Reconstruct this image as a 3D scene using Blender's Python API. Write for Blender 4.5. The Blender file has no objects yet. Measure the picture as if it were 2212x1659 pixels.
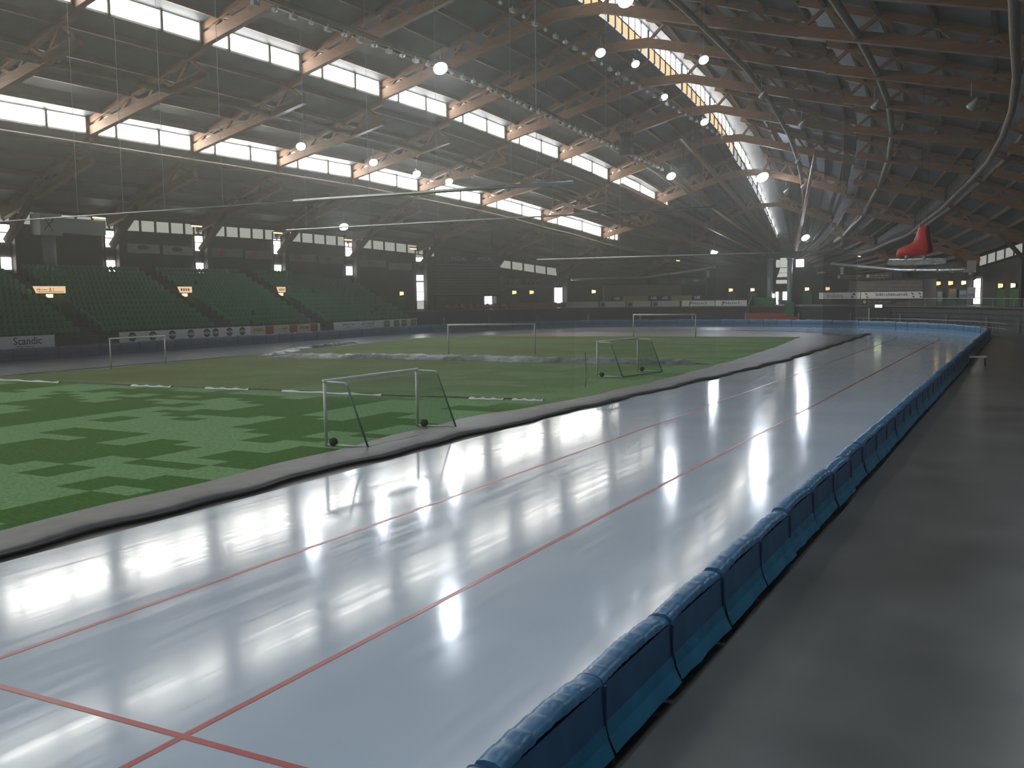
import bpy, math, random
from mathutils import Vector, Matrix

random.seed(7)
SC = bpy.context.scene
COL = SC.collection

# ------------------------------------------------------------------ camera, world, exposure
CAM_Z = 4.5
FOCAL_PX, IMG_W, IMG_H = 2080.0, 2212.0, 1659.0
PITCH, YAW, ROLL = math.radians(5.2387), math.radians(28.4433), 0.0122
cd = bpy.data.cameras.new('camera')
cd.sensor_width = 36.0
cd.lens = 36.0 * FOCAL_PX / IMG_W
cd.clip_end = 600.0
cam = bpy.data.objects.new('camera', cd)
COL.objects.link(cam)
cam.matrix_world = (Matrix.Translation((0, 0, CAM_Z)) @ Matrix.Rotation(YAW, 4, 'Z')
                    @ Matrix.Rotation(math.pi / 2 - PITCH, 4, 'X') @ Matrix.Rotation(-ROLL, 4, 'Z'))
SC.camera = cam

wd = bpy.data.worlds.new('sky')
SC.world = wd
wd.use_nodes = True
wd.node_tree.nodes['Background'].inputs[0].default_value = (0.75, 0.85, 1.0, 1)
wd.node_tree.nodes['Background'].inputs[1].default_value = 1.0

SC.view_settings.view_transform = 'Standard'
SC.view_settings.look = 'None'
SC.view_settings.gamma = 1.0
SC.view_settings.use_curve_mapping = False
SC.view_settings.exposure = 0.0
SC.cycles.max_bounces = 3
SC.cycles.diffuse_bounces = 2
SC.cycles.glossy_bounces = 2
SC.cycles.use_adaptive_sampling = True
SC.cycles.adaptive_threshold = 0.09
SC.cycles.adaptive_min_samples = 16
SC.cycles.transparent_max_bounces = 12
SC.cycles.sample_clamp_indirect = 6.0
SC.cycles.caustics_reflective = False
SC.cycles.caustics_refractive = False

L_ROOF = 23.0      # daylight seen through the roof strips
L_SLOT = 9.0       # daylight seen through the tall wall slots
L_EAVE = 0.42      # milky panels under the eaves
L_LAMP = 190.0      # floodlights that are switched on
L_WARM = 2.2       # small warm lamps

# ------------------------------------------------------------------ helpers
class MB:
    def __init__(s):
        s.v, s.f, s.m = [], [], []
    def quad(s, a, b, c, d, mi=0):
        n = len(s.v); s.v += [tuple(a), tuple(b), tuple(c), tuple(d)]; s.f.append((n, n+1, n+2, n+3)); s.m.append(mi)
    def poly(s, pts, mi=0):
        n = len(s.v); s.v += [tuple(p) for p in pts]; s.f.append(tuple(range(n, n+len(pts)))); s.m.append(mi)
    def box(s, x0, x1, y0, y1, z0, z1, mi=0):
        n = len(s.v)
        s.v += [(x0,y0,z0),(x1,y0,z0),(x1,y1,z0),(x0,y1,z0),(x0,y0,z1),(x1,y0,z1),(x1,y1,z1),(x0,y1,z1)]
        for q in ((0,3,2,1),(4,5,6,7),(0,1,5,4),(1,2,6,5),(2,3,7,6),(3,0,4,7)):
            s.f.append(tuple(n+i for i in q)); s.m.append(mi)
    def hexa(s, p, mi=0):
        n = len(s.v); s.v += [tuple(q) for q in p]
        for q in ((0,3,2,1),(4,5,6,7),(0,1,5,4),(1,2,6,5),(2,3,7,6),(3,0,4,7)):
            s.f.append(tuple(n+i for i in q)); s.m.append(mi)
    def beam(s, p, q, w, h, up=(0,0,1), mi=0):
        p, q = Vector(p), Vector(q); d = (q-p).normalized(); u = Vector(up)
        r = d.cross(u)
        if r.length < 1e-4: r = d.cross(Vector((1,0,0)))
        r.normalize(); u = r.cross(d).normalized()
        r *= w/2; u *= h/2
        s.hexa([p-r-u, p+r-u, q+r-u, q-r-u, p-r+u, p+r+u, q+r+u, q-r+u], mi)
    def rail(s, pts, w, h, up=(0,0,1), mi=0):
        """a continuous beam of rectangular section along pts"""
        P = [Vector(p) for p in pts]; U = Vector(up); rows = []
        for i, p in enumerate(P):
            d = (P[min(i+1, len(P)-1)] - P[max(i-1, 0)]).normalized()
            r = d.cross(U).normalized(); u = r.cross(d).normalized()
            rows.append([p-r*w/2-u*h/2, p+r*w/2-u*h/2, p+r*w/2+u*h/2, p-r*w/2+u*h/2])
        s.loft(rows, True, True, mi)
    def loft(s, rows, closed=True, caps=False, mi=0):
        n0 = len(s.v); k = len(rows[0])
        for r in rows: s.v += [tuple(p) for p in r]
        for i in range(len(rows)-1):
            for j in range(k if closed else k-1):
                a = n0+i*k+j; b = n0+i*k+(j+1) % k
                s.f.append((a, b, b+k, a+k)); s.m.append(mi)
        if caps:
            s.f.append(tuple(n0+j for j in range(k))[::-1]); s.m.append(mi)
            e = n0+(len(rows)-1)*k
            s.f.append(tuple(e+j for j in range(k))); s.m.append(mi)
    def tube(s, pts, r, n=8, mi=0, caps=True):
        P = [Vector(p) for p in pts]; rows = []
        for i, p in enumerate(P):
            d = (P[min(i+1, len(P)-1)] - P[max(i-1, 0)]).normalized()
            a = d.cross(Vector((0,0,1)))
            if a.length < 1e-3: a = d.cross(Vector((1,0,0)))
            a.normalize(); b = d.cross(a)
            rr = r[i] if isinstance(r, (list, tuple)) else r
            rows.append([p + (a*math.cos(t)+b*math.sin(t))*rr for t in [2*math.pi*j/n for j in range(n)]])
        s.loft(rows, True, caps, mi)
    def disc(s, c, nrm, r, n=16, mi=0, ry=None):
        c = Vector(c); nrm = Vector(nrm).normalized(); a = nrm.cross(Vector((0,0,1)))
        if a.length < 1e-3: a = Vector((1,0,0))
        a.normalize(); b = a.cross(nrm) * -1
        s.poly([c + a*math.cos(t)*r + b*math.sin(t)*(ry or r) for t in [2*math.pi*j/n for j in range(n)]], mi)
    def mesh(s, name, mats, smooth=False):
        me = bpy.data.meshes.new(name); me.from_pydata(s.v, [], s.f); me.update()
        for m in (mats if isinstance(mats, (list, tuple)) else [mats]): me.materials.append(M[m])
        me.polygons.foreach_set('material_index', s.m)
        if smooth: me.polygons.foreach_set('use_smooth', [True]*len(s.f))
        return me
    def build(s, name, mats, parent=None, smooth=False, loc=None):
        return link(name, s.mesh(name, mats, smooth), parent, loc)

def link(name, data, parent=None, loc=None, mat4=None):
    o = bpy.data.objects.new(name, data); COL.objects.link(o)
    if parent: o.parent = parent
    if loc: o.location = loc
    if mat4: o.matrix_world = mat4
    return o
def tag(o, label, cat=None, group=None, kind=None):
    o['label'] = label
    if cat: o['category'] = cat
    if group: o['group'] = group
    if kind: o['kind'] = kind
    return o
def struct(o, label=None):
    o['kind'] = 'structure'
    if label: o['label'] = label
    return o
def empty(name, loc, rz=0.0):
    o = link(name, None, None, loc); o.rotation_euler[2] = rz; o.empty_display_size = 0.3
    return o
def copy_tree(o, parent=None):
    c = o.copy(); COL.objects.link(c); c.parent = parent
    for ch in list(o.children): copy_tree(ch, c)
    return c
def interp(xs, ys, x):
    if x <= xs[0]: return ys[0]
    for i in range(len(xs)-1):
        if x <= xs[i+1]:
            t = (x-xs[i])/(xs[i+1]-xs[i]); return ys[i]+t*(ys[i+1]-ys[i])
    return ys[-1]
_txt = {}
def text_mesh(body, size, mat, bold=0.0):
    cu = bpy.data.curves.new('lettering', 'FONT'); cu.body = body; cu.size = size; cu.align_x = 'CENTER'; cu.align_y = 'CENTER'
    cu.offset = bold; cu.resolution_u = 2
    o = bpy.data.objects.new('lettering', cu); COL.objects.link(o)
    dg = bpy.context.evaluated_depsgraph_get()
    me = bpy.data.meshes.new_from_object(o.evaluated_get(dg)); bpy.data.objects.remove(o)
    me.materials.clear(); me.materials.append(M[mat])
    return me

# ------------------------------------------------------------------ materials
M = {}
def mat(name, col, rough=0.6, metal=0.0, noise=0.0, scale=3.0, bump=0.0, spec=0.5, emit=0.0, stretch=None, detail=3.0):
    m = bpy.data.materials.new(name); m.use_nodes = True; nt = m.node_tree; b = nt.nodes['Principled BSDF']
    b.inputs['Base Color'].default_value = (*col, 1); b.inputs['Roughness'].default_value = rough
    b.inputs['Metallic'].default_value = metal; b.inputs['Specular IOR Level'].default_value = spec
    if noise or bump:
        tc = nt.nodes.new('ShaderNodeTexCoord'); n = nt.nodes.new('ShaderNodeTexNoise'); n.inputs['Scale'].default_value = scale; n.inputs['Detail'].default_value = detail
        if stretch:
            mp = nt.nodes.new('ShaderNodeMapping'); mp.inputs['Scale'].default_value = stretch
            nt.links.new(tc.outputs['Object'], mp.inputs[0]); nt.links.new(mp.outputs[0], n.inputs[0])
        else: nt.links.new(tc.outputs['Object'], n.inputs[0])
        if noise:
            r = nt.nodes.new('ShaderNodeMapRange'); r.inputs[1].default_value = 0.3; r.inputs[2].default_value = 0.7
            r.inputs[3].default_value = 1-noise; r.inputs[4].default_value = 1+noise
            mx = nt.nodes.new('ShaderNodeMix'); mx.data_type = 'RGBA'; mx.blend_type = 'MULTIPLY'; mx.inputs[0].default_value = 1
            mx.inputs[6].default_value = (*col, 1)
            nt.links.new(n.outputs[0], r.inputs[0]); nt.links.new(r.outputs[0], mx.inputs[7]); nt.links.new(mx.outputs[2], b.inputs['Base Color'])
        if bump:
            bp = nt.nodes.new('ShaderNodeBump'); bp.inputs['Strength'].default_value = bump; bp.inputs['Distance'].default_value = 0.05
            nt.links.new(n.outputs[0], bp.inputs['Height']); nt.links.new(bp.outputs[0], b.inputs['Normal'])
    if emit:
        b.inputs['Emission Color'].default_value = (*col, 1); b.inputs['Emission Strength'].default_value = emit
    M[name] = m
    return m
def glow(name, col, strength):
    m = bpy.data.materials.new(name); m.use_nodes = True; nt = m.node_tree; nt.nodes.clear()
    e = nt.nodes.new('ShaderNodeEmission'); e.inputs[0].default_value = (*col, 1); e.inputs[1].default_value = strength
    o = nt.nodes.new('ShaderNodeOutputMaterial'); nt.links.new(e.outputs[0], o.inputs[0]); M[name] = m
def veil(name, col, alpha):
    m = bpy.data.materials.new(name); m.use_nodes = True; nt = m.node_tree; nt.nodes.clear()
    t = nt.nodes.new('ShaderNodeBsdfTransparent'); d = nt.nodes.new('ShaderNodeBsdfDiffuse'); d.inputs[0].default_value = (*col, 1)
    mx = nt.nodes.new('ShaderNodeMixShader'); mx.inputs[0].default_value = alpha
    o = nt.nodes.new('ShaderNodeOutputMaterial')
    nt.links.new(t.outputs[0], mx.inputs[1]); nt.links.new(d.outputs[0], mx.inputs[2]); nt.links.new(mx.outputs[0], o.inputs[0]); M[name] = m

glow('daylight_roof', (1.0, 0.97, 0.88), L_ROOF)
glow('daylight_upper', (1.0, 0.97, 0.88), L_ROOF*0.60)
glow('daylight_shade', (0.8, 0.9, 1.0), L_ROOF*0.10)
glow('daylight_ridge', (1.0, 0.95, 0.84), L_ROOF*0.6)
glow('daylight_slot', (1.0, 0.99, 0.95), L_SLOT)
glow('daylight_dull', (0.9, 0.92, 0.80), L_EAVE)
glow('daylight_amber', (1.0, 0.72, 0.38), 1.1)
glow('daylight_bow', (0.92, 0.93, 0.85), 0.6)
glow('lamp_white', (0.80, 0.90, 1.0), L_LAMP)
glow('lamp_dim', (0.85, 0.92, 1.0), 9.0)
glow('lamp_half', (0.70, 0.85, 1.0), 40.0)
glow('lamp_fill', (0.80, 0.90, 1.0), L_LAMP*0.50)
glow('lamp_warm', (1.0, 0.62, 0.22), L_WARM)
glow('lamp_pale', (1.0, 0.85, 0.45), L_WARM)
glow('lamp_tube', (1.0, 0.72, 0.42), L_WARM)
glow('sign_warm', (1.0, 0.66, 0.36), 1.0)
glow('sign_exit', (0.85, 1.0, 0.6), 3.5)
mat('warm_soffit', (0.75, 0.50, 0.24), 0.6)
mat('concrete', (0.115, 0.115, 0.110), 0.32, noise=0.25, scale=0.5, spec=0.5)
mat('concrete_dark', (0.05, 0.052, 0.055), 0.7, noise=0.25, scale=0.8)
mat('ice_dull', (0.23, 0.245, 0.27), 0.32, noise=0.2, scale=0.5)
mat('pad_dull', (0.085, 0.125, 0.22), 0.5, noise=0.15, scale=3.0, bump=0.15)
mat('pad_dull_light', (0.10, 0.125, 0.18), 0.5, noise=0.12, scale=2.0)
mat('track_bed', (0.13, 0.12, 0.11), 0.5, noise=0.2, scale=0.3)
mat('gallery_face', (0.045, 0.045, 0.052), 0.6, noise=0.2, scale=0.6)
mat('wall_dark', (0.048, 0.042, 0.036), 0.75, noise=0.2, scale=0.5)
mat('wall_trim', (0.03, 0.028, 0.025), 0.7)
mat('steel_grey', (0.34, 0.36, 0.38), 0.45, 0.3)
mat('silver', (0.55, 0.56, 0.56), 0.35, 0.7)
mat('black', (0.012, 0.012, 0.013), 0.6)
mat('white_paint', (0.78, 0.80, 0.80), 0.4)
mat('grey_paint', (0.45, 0.47, 0.47), 0.5)
mat('timber', (0.205, 0.096, 0.040), 0.55, noise=0.25, scale=1.2, stretch=(1, 1, 6))
mat('timber_dark', (0.085, 0.052, 0.030), 0.6, noise=0.2, scale=1.0)
mat('rib_timber', (0.13, 0.10, 0.065), 0.6, noise=0.2, scale=1.0)
mat('deck', (0.10, 0.115, 0.14), 0.55, noise=0.2, scale=0.4)
mat('seat_green', (0.026, 0.20, 0.075), 0.35, spec=0.6)
mat('green_paint', (0.03, 0.17, 0.06), 0.5)
mat('green_dim', (0.05, 0.10, 0.04), 0.6)
mat('orange_seat', (0.42, 0.17, 0.03), 0.5)
mat('red_paint', (0.42, 0.07, 0.025), 0.55)
mat('banner_white', (0.80, 0.80, 0.78), 0.55, noise=0.05)
mat('banner_dim', (0.46, 0.46, 0.44), 0.6, noise=0.08)
mat('banner_cream', (0.66, 0.58, 0.38), 0.6, noise=0.05)
mat('banner_dimcream', (0.30, 0.27, 0.22), 0.6, noise=0.08)
mat('print_dark', (0.03, 0.04, 0.07), 0.6)
mat('print_grey', (0.25, 0.27, 0.30), 0.6)
mat('print_red', (0.36, 0.06, 0.03), 0.6)
mat('print_pink', (0.42, 0.25, 0.22), 0.6)
mat('print_blue', (0.03, 0.05, 0.16), 0.6)
mat('print_olive', (0.30, 0.27, 0.06), 0.6)
mat('print_green', (0.10, 0.22, 0.05), 0.6)
mat('print_lilac', (0.50, 0.50, 0.66), 0.6)
mat('board_blue', (0.022, 0.026, 0.075), 0.6)
mat('board_green', (0.05, 0.16, 0.05), 0.6, noise=0.3, scale=0.8)
mat('kiosk_wood', (0.115, 0.10, 0.08), 0.6, noise=0.2, scale=1.0)
mat('ledge_blue', (0.16, 0.20, 0.28), 0.6)
mat('gold_print', (0.5, 0.38, 0.14), 0.5)
mat('skate_red', (0.60, 0.035, 0.025), 0.45, noise=0.15, scale=1.5)
mat('skate_dark', (0.20, 0.016, 0.016), 0.5)
mat('skate_steel', (0.62, 0.66, 0.62), 0.22, 0.85, noise=0.2, scale=6, bump=0.35)
mat('pad_blue', (0.052, 0.18, 0.34), 0.33, noise=0.15, scale=3.0, bump=0.15)
mat('pad_light', (0.11, 0.24, 0.40), 0.5, noise=0.12, scale=2.0)
mat('pad_back', (0.05, 0.16, 0.32), 0.5, noise=0.2, scale=2.0)
mat('pad_skirt', (0.025, 0.22, 0.38), 0.5, noise=0.2, scale=2.0)
mat('pad_seam', (0.010, 0.05, 0.13), 0.6)
mat('mat_rubber', (0.105, 0.108, 0.115), 0.5, noise=0.2, scale=1.5, bump=0.3)
mat('tarp', (0.22, 0.245, 0.26), 0.45, noise=0.35, scale=2.5, bump=0.5)
mat('tarp_dark', (0.05, 0.05, 0.05), 0.6, noise=0.3, scale=2)
mat('line_red', (0.45, 0.035, 0.03), 0.3)
mat('line_white', (0.7, 0.72, 0.72), 0.4)
mat('goal_alu', (0.64, 0.67, 0.64), 0.4, 0.2)
mat('goal_dark', (0.06, 0.17, 0.12), 0.5)
mat('rubber', (0.02, 0.02, 0.02), 0.7)
veil('net_curtain', (0.10, 0.10, 0.075), 0.07)
veil('net_curtain_dense', (0.06, 0.065, 0.06), 0.42)
veil('goal_net', (0.04, 0.16, 0.08), 0.16)
veil('rail_glass', (0.10, 0.16, 0.12), 0.25)

def ice_material():
    m = bpy.data.materials.new('ice'); m.use_nodes = True; nt = m.node_tree; b = nt.nodes['Principled BSDF']; N = nt.nodes.new; L = nt.links.new
    tc = N('ShaderNodeTexCoord'); n1 = N('ShaderNodeTexNoise'); n1.inputs['Scale'].default_value = 0.25; n1.inputs['Detail'].default_value = 4
    mp = N('ShaderNodeMapping'); mp.inputs['Scale'].default_value = (3.0, 0.12, 1); n2 = N('ShaderNodeTexNoise'); n2.inputs['Scale'].default_value = 2.0; n2.inputs['Detail'].default_value = 5
    L(tc.outputs['Object'], n1.inputs[0]); L(tc.outputs['Object'], mp.inputs[0]); L(mp.outputs[0], n2.inputs[0])
    cr = N('ShaderNodeValToRGB'); cr.color_ramp.elements[0].position = 0.3; cr.color_ramp.elements[1].position = 0.7
    cr.color_ramp.elements[0].color = (0.50, 0.60, 0.71, 1); cr.color_ramp.elements[1].color = (0.59, 0.68, 0.78, 1)
    L(n1.outputs[0], cr.inputs[0]); L(cr.outputs[0], b.inputs['Base Color'])
    r = N('ShaderNodeMapRange'); r.inputs[1].default_value = 0.3; r.inputs[2].default_value = 0.7; r.inputs[3].default_value = 0.08; r.inputs[4].default_value = 0.15
    L(n2.outputs[0], r.inputs[0]); L(r.outputs[0], b.inputs['Roughness'])
    bp = N('ShaderNodeBump'); bp.inputs['Strength'].default_value = 0.04; bp.inputs['Distance'].default_value = 0.02
    L(n2.outputs[0], bp.inputs['Height']); L(bp.outputs[0], b.inputs['Normal'])
    b.inputs['IOR'].default_value = 1.34
    M['ice'] = m
ice_material()

def turf_material():
    m = bpy.data.materials.new('turf'); m.use_nodes = True; nt = m.node_tree; b = nt.nodes['Principled BSDF']; N = nt.nodes.new; L = nt.links.new
    tc = N('ShaderNodeTexCoord')
    def snapped(sx, sy):
        v = N('ShaderNodeVectorMath'); v.operation = 'SNAP'; v.inputs[1].default_value = (sx, sy, 1); L(tc.outputs['Object'], v.inputs[0]); return v
    def noise(src, scale, detail):
        n = N('ShaderNodeTexNoise'); n.inputs['Scale'].default_value = scale; n.inputs['Detail'].default_value = detail; L(src, n.inputs[0]); return n
    blk = noise(snapped(1.3, 0.75).outputs[0], 0.24, 4)          # blocks of darker pile
    st = N('ShaderNodeMath'); st.operation = 'GREATER_THAN'; st.inputs[1].default_value = 0.505; L(blk.outputs[0], st.inputs[0])
    sep = N('ShaderNodeSeparateXYZ'); L(tc.outputs['Object'], sep.inputs[0])
    def ramp(src, a, b_, lo, hi):
        m_ = N('ShaderNodeMapRange'); m_.inputs[1].default_value = a; m_.inputs[2].default_value = b_; m_.inputs[3].default_value = lo; m_.inputs[4].default_value = hi; L(src, m_.inputs[0]); return m_.outputs[0]
    def mul(a, b_):
        m_ = N('ShaderNodeMath'); m_.operation = 'MULTIPLY'; L(a, m_.inputs[0]); L(b_, m_.inputs[1]); return m_.outputs[0]
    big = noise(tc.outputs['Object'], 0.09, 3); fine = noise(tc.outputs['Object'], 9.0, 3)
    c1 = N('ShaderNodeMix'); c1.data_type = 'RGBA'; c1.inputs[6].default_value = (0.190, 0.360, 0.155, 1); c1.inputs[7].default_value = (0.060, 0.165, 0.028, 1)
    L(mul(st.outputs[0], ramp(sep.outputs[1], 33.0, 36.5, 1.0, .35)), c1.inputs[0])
    # olive tint beyond the first net, stronger towards the left
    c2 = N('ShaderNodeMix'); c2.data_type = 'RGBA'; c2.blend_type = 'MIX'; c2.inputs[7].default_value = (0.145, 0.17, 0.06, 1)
    olive_mix = mul(mul(ramp(sep.outputs[1], 34.0, 37.0, 0.12, 1.0), ramp(sep.outputs[0], -18.0, -36.0, 0.25, .95)), ramp(big.outputs[0], .35, .65, .55, 1.0))
    L(olive_mix, c2.inputs[0]); L(c1.outputs[2], c2.inputs[6])
    c3 = N('ShaderNodeMix'); c3.data_type = 'RGBA'; c3.blend_type = 'MULTIPLY'; c3.inputs[0].default_value = 1
    fr = N('ShaderNodeMapRange'); fr.inputs[1].default_value = 0.3; fr.inputs[2].default_value = 0.7; fr.inputs[3].default_value = 0.75; fr.inputs[4].default_value = 1.2
    L(fine.outputs[0], fr.inputs[0]); L(c2.outputs[2], c3.inputs[6]); L(fr.outputs[0], c3.inputs[7]); L(c3.outputs[2], b.inputs['Base Color'])
    b.inputs['Roughness'].default_value = 0.9; b.inputs['Specular IOR Level'].default_value = 0.1
    bp = N('ShaderNodeBump'); bp.inputs['Strength'].default_value = 0.4; bp.inputs['Distance'].default_value = 0.03
    L(fine.outputs[0], bp.inputs['Height']); L(bp.outputs[0], b.inputs['Normal'])
    M['turf'] = m
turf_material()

# ------------------------------------------------------------------ hull of the hall (plan and roof heights)
XC, YM, BOW = -35.6, 50.35, 157.7
BAY = 11.3
_U = [0, 5.65, 17, 28.2, 39.5, 50.8, 62.1, 73.4, 84.7, 96, 103, 107.35]
_D = [47.4, 47.3, 47.2, 46.6, 45.4, 43.4, 40.1, 35.5, 29.5, 21, 13, 6]
_E = [13, 13, 13, 13, 12.9, 12.5, 11.8, 10.3, 8.8, 7.9, 7.4, 7.2]
_RU = [0, 20, 40, 51, 67, 79, 91, 100, 107.35]
_RZ = [33.4, 33.2, 32.4, 31.2, 29.3, 27, 22.8, 18, 13.2]
def dw(y): return interp(_U, _D, abs(y-YM))
def ze(y): return interp(_U, _E, abs(y-YM))
def zr(y): return interp(_RU, _RZ, abs(y-YM))
S2, S1 = 0.45, 0.735
def zroof(s, y): return ze(y) + (zr(y)-ze(y))*interp([0, S2, S1, 1], [1, .579, .30, 0], s)
def fade(y): return min(1.0, max(0.12, (BOW-abs(y-YM)-YM+6)/26.0))      # trusses and steps get shallower towards the bow
def hx(side, s, y): return XC + side*s*dw(y)
def ridge_w(y): return 0.6 + 1.5*fade(y)
SH = {}   # shells: name -> (s0, s1, offset0, offset1, truss depth0, depth1)
SH['A'] = (0.0, S2, -1.3, 0.9, 2.6, 1.3)
SH['B'] = (S2, S1, -0.7, 0.8, 2.2, 1.2)
SH['C'] = (S1, 1.0, -0.7, 0.1, 2.0, 0.8)
def deck_pt(sh, t, side, y):
    s0, s1, o0, o1, d0, d1 = SH[sh]; f = fade(y); s = s0+(s1-s0)*t
    x = hx(side, s, y)
    if sh == 'A': x = hx(side, ridge_w(y)/max(dw(y), 1)*(1-t) + s1*t, y)
    return Vector((x, y, zroof(s, y)+(o0+(o1-o0)*t)*f))
def chord_pt(sh, t, side, y):
    s0, s1, o0, o1, d0, d1 = SH[sh]; p = deck_pt(sh, t, side, y)
    p.z -= (d0+(d1-d0)*t)*fade(y)
    return p
GRID = [56+BAY*k for k in range(-9, 10)]             # truss lines -45.7 ... 157.7
YS = []
y = -57.0
while y < BOW-0.01:
    YS.append(y); y += BAY/4
YS = [56+BAY*k/4 for k in range(-40, 37)]            # -57 ... 157.7
YS[-1] = BOW

# floor slabs -------------------------------------------------------
b = MB()
b.poly([(hx(1, 1.02, y), y, -0.03) for y in YS] + [(hx(-1, 1.02, y), y, -0.03) for y in reversed(YS)])
struct(b.build('floor', 'track_bed'), 'dull grey brown hall floor around the artificial pitch')

YCV, R_OUT, R_IN = 96.5, 32.0, 20.0
def u_path(r, n=64, y0=-57.0, a0=0.0, a1=math.pi):
    """up the right straight, round the far bend, back along the left straight"""
    p = [(XC+r, y) for y in [y0+(YCV-y0)*i/40 for i in range(40)]] if a0 == 0 else []
    p += [(XC+r*math.cos(a0+(a1-a0)*i/n), YCV+r*math.sin(a0+(a1-a0)*i/n)) for i in range(n+1)]
    if a1 == math.pi: p += [(XC-r, YCV-(YCV-y0)*i/40) for i in range(1, 41)]
    return p
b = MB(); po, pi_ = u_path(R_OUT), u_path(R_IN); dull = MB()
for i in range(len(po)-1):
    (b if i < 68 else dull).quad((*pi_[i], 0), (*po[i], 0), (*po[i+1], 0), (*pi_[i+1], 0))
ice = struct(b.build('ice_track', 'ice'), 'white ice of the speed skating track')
dull.build('dull_ice', 'ice_dull', ice)  # greyer, rougher ice from mid-bend round to the left straight
for X in (-11.4, -7.6):                      # lane lines, following the bend
    r = X-XC; p0, p1 = u_path(r-0.045, a1=math.pi*0.55), u_path(r+0.045, a1=math.pi*0.55)
    b = MB()
    for i in range(len(p0)-1): b.quad((*p0[i], .004), (*p1[i], .004), (*p1[i+1], .004), (*p0[i+1], .004))
    o = b.build('lane_line', 'line_red', ice)
b = MB(); b.quad((-15.9, 6.62, .005), (-3.9, 6.80, .005), (-3.9, 6.89, .005), (-15.9, 6.71, .005))
o = b.build('start_line', 'line_red', ice)

b = MB()
b.poly([(x, y, 0.02) for x, y in [(-17.2, -20), (-17.0, 40), (-16.8, 62), (-17.6, 80), (-20.2, 99.2), (-37, 96.8), (-53.6, 93.3), (-59, 88.6), (-56.4, 68), (-54.6, 50), (-53.6, 43), (-55.4, 36), (-55.4, -20)]])
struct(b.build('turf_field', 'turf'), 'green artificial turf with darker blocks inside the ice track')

# raised walkway outside the pads, with its front kerb
b = MB(); po, pi_ = u_path(40.0, a1=math.pi*0.97), u_path(32.42, a1=math.pi*0.97)
for i in range(len(po)-1):
    b.quad((*pi_[i], .2), (*po[i], .2), (*po[i+1], .2), (*pi_[i+1], .2))
    b.quad((*pi_[i], 0), (*pi_[i], .2), (*pi_[i+1], .2), (*pi_[i+1], 0))
struct(b.build('walkway', 'concrete'), 'dark grey concrete walkway outside the blue pads')

# gallery (upper floor behind the bend and beside the camera)
R_G, Z_G = 36.4, 2.6
def hull_out(x, y, dx, dy):
    t = 0
    while t < 60:
        X, Y = x+dx*t, y+dy*t
        if Y >= BOW-0.05 or abs(X-XC) >= dw(Y)-0.05: return (X, Y)
        t += 0.25
    return (X, Y)
gp = u_path(R_G, n=48, a1=math.pi*0.955)
go = []
for i, (x, y) in enumerate(gp):
    if y <= YCV: go.append((hx(1, 0.999, y), y))
    else:
        d = math.hypot(x-XC, y-YCV); go.append(hull_out(x, y, (x-XC)/d, (y-YCV)/d))
b = MB()
for i in range(len(gp)-1):
    b.quad((*gp[i], Z_G), (*go[i], Z_G), (*go[i+1], Z_G), (*gp[i+1], Z_G))
    b.quad((*gp[i], .2), (*gp[i], Z_G), (*gp[i+1], Z_G), (*gp[i+1], .2), 1)
e = len(gp)-1
b.quad((*gp[e], 0), (*go[e], 0), (*go[e], Z_G), (*gp[e], Z_G), 1)
gallery = struct(b.build('gallery', ['concrete_dark', 'gallery_face']), 'dark gallery floor and its front behind the far bend')
for zz in (1.05, 1.55, 2.08):                # horizontal boards on the gallery front
    b = MB(); pp = u_path(R_G-0.06, n=48, a1=math.pi*0.955)
    b.rail([(*p, zz) for p in pp], 0.06, 0.36); b.build('front_board', 'gallery_face', gallery)
b = MB(); b.rail([(*p, Z_G+0.03) for p in u_path(R_G-0.1, n=48, a1=math.pi*0.955)], 0.3, 0.14); b.build('edge_beam', 'concrete', gallery)
for k in range(14):
    a = math.pi*(0.04+0.065*k); x, y = XC+(R_G-0.16)*math.cos(a), YCV+(R_G-0.16)*math.sin(a)
    b = MB(); b.box(x-.1, x+.1, y-.1, y+.1, .2, 1.75); b.build('front_post', 'steel_grey', gallery)

# walls ---------------------------------------------------------------
def wall_mesh(side, ys, z0, top):
    b = MB()
    for i in range(len(ys)-1):
        a, c = ys[i], ys[i+1]
        b.quad((hx(side, 1.0, a), a, z0), (hx(side, 1.0, c), c, z0), (hx(side, 1.0, c), c, top(c)), (hx(side, 1.0, a), a, top(a)))
    return b
for side, nm in ((-1, 'left'), (1, 'right')):
    struct(wall_mesh(side, YS, 0, lambda y: ze(y)+0.6).build('wall_'+nm, 'wall_dark'), 'dark outer wall of the hall on the %s' % ('grandstand side' if side < 0 else 'walkway side'))
b = MB(); b.quad((hx(-1, 1, BOW), BOW, 0), (hx(1, 1, BOW), BOW, 0), (hx(1, 1, BOW), BOW, 15), (hx(-1, 1, BOW), BOW, 15))
struct(b.build('wall_bow', 'wall_dark'), 'dark end wall at the bow of the hall')
y0 = YS[0]; b = MB(); b.quad((hx(-1, 1, y0), y0, 0), (hx(1, 1, y0), y0, 0), (hx(1, 1, y0), y0, 15), (hx(-1, 1, y0), y0, 15))
struct(b.build('wall_stern', 'wall_dark'), 'dark end wall behind the camera')

# roof decks ----------------------------------------------------------
ceil = None
for sh in 'ABC':
    b = MB()
    for side in (-1, 1):
        for i in range(len(YS)-1):
            for k in range(4):
                q = [deck_pt(sh, k/4, side, YS[i]), deck_pt(sh, (k+1)/4, side, YS[i]), deck_pt(sh, (k+1)/4, side, YS[i+1]), deck_pt(sh, k/4, side, YS[i+1])]
                b.quad(*q)
    if ceil is None: ceil = struct(b.build('ceiling', 'deck'), 'dark stepped roof deck shaped like an upturned boat')
    else: b.build('roof_shell', 'deck', ceil)
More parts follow.
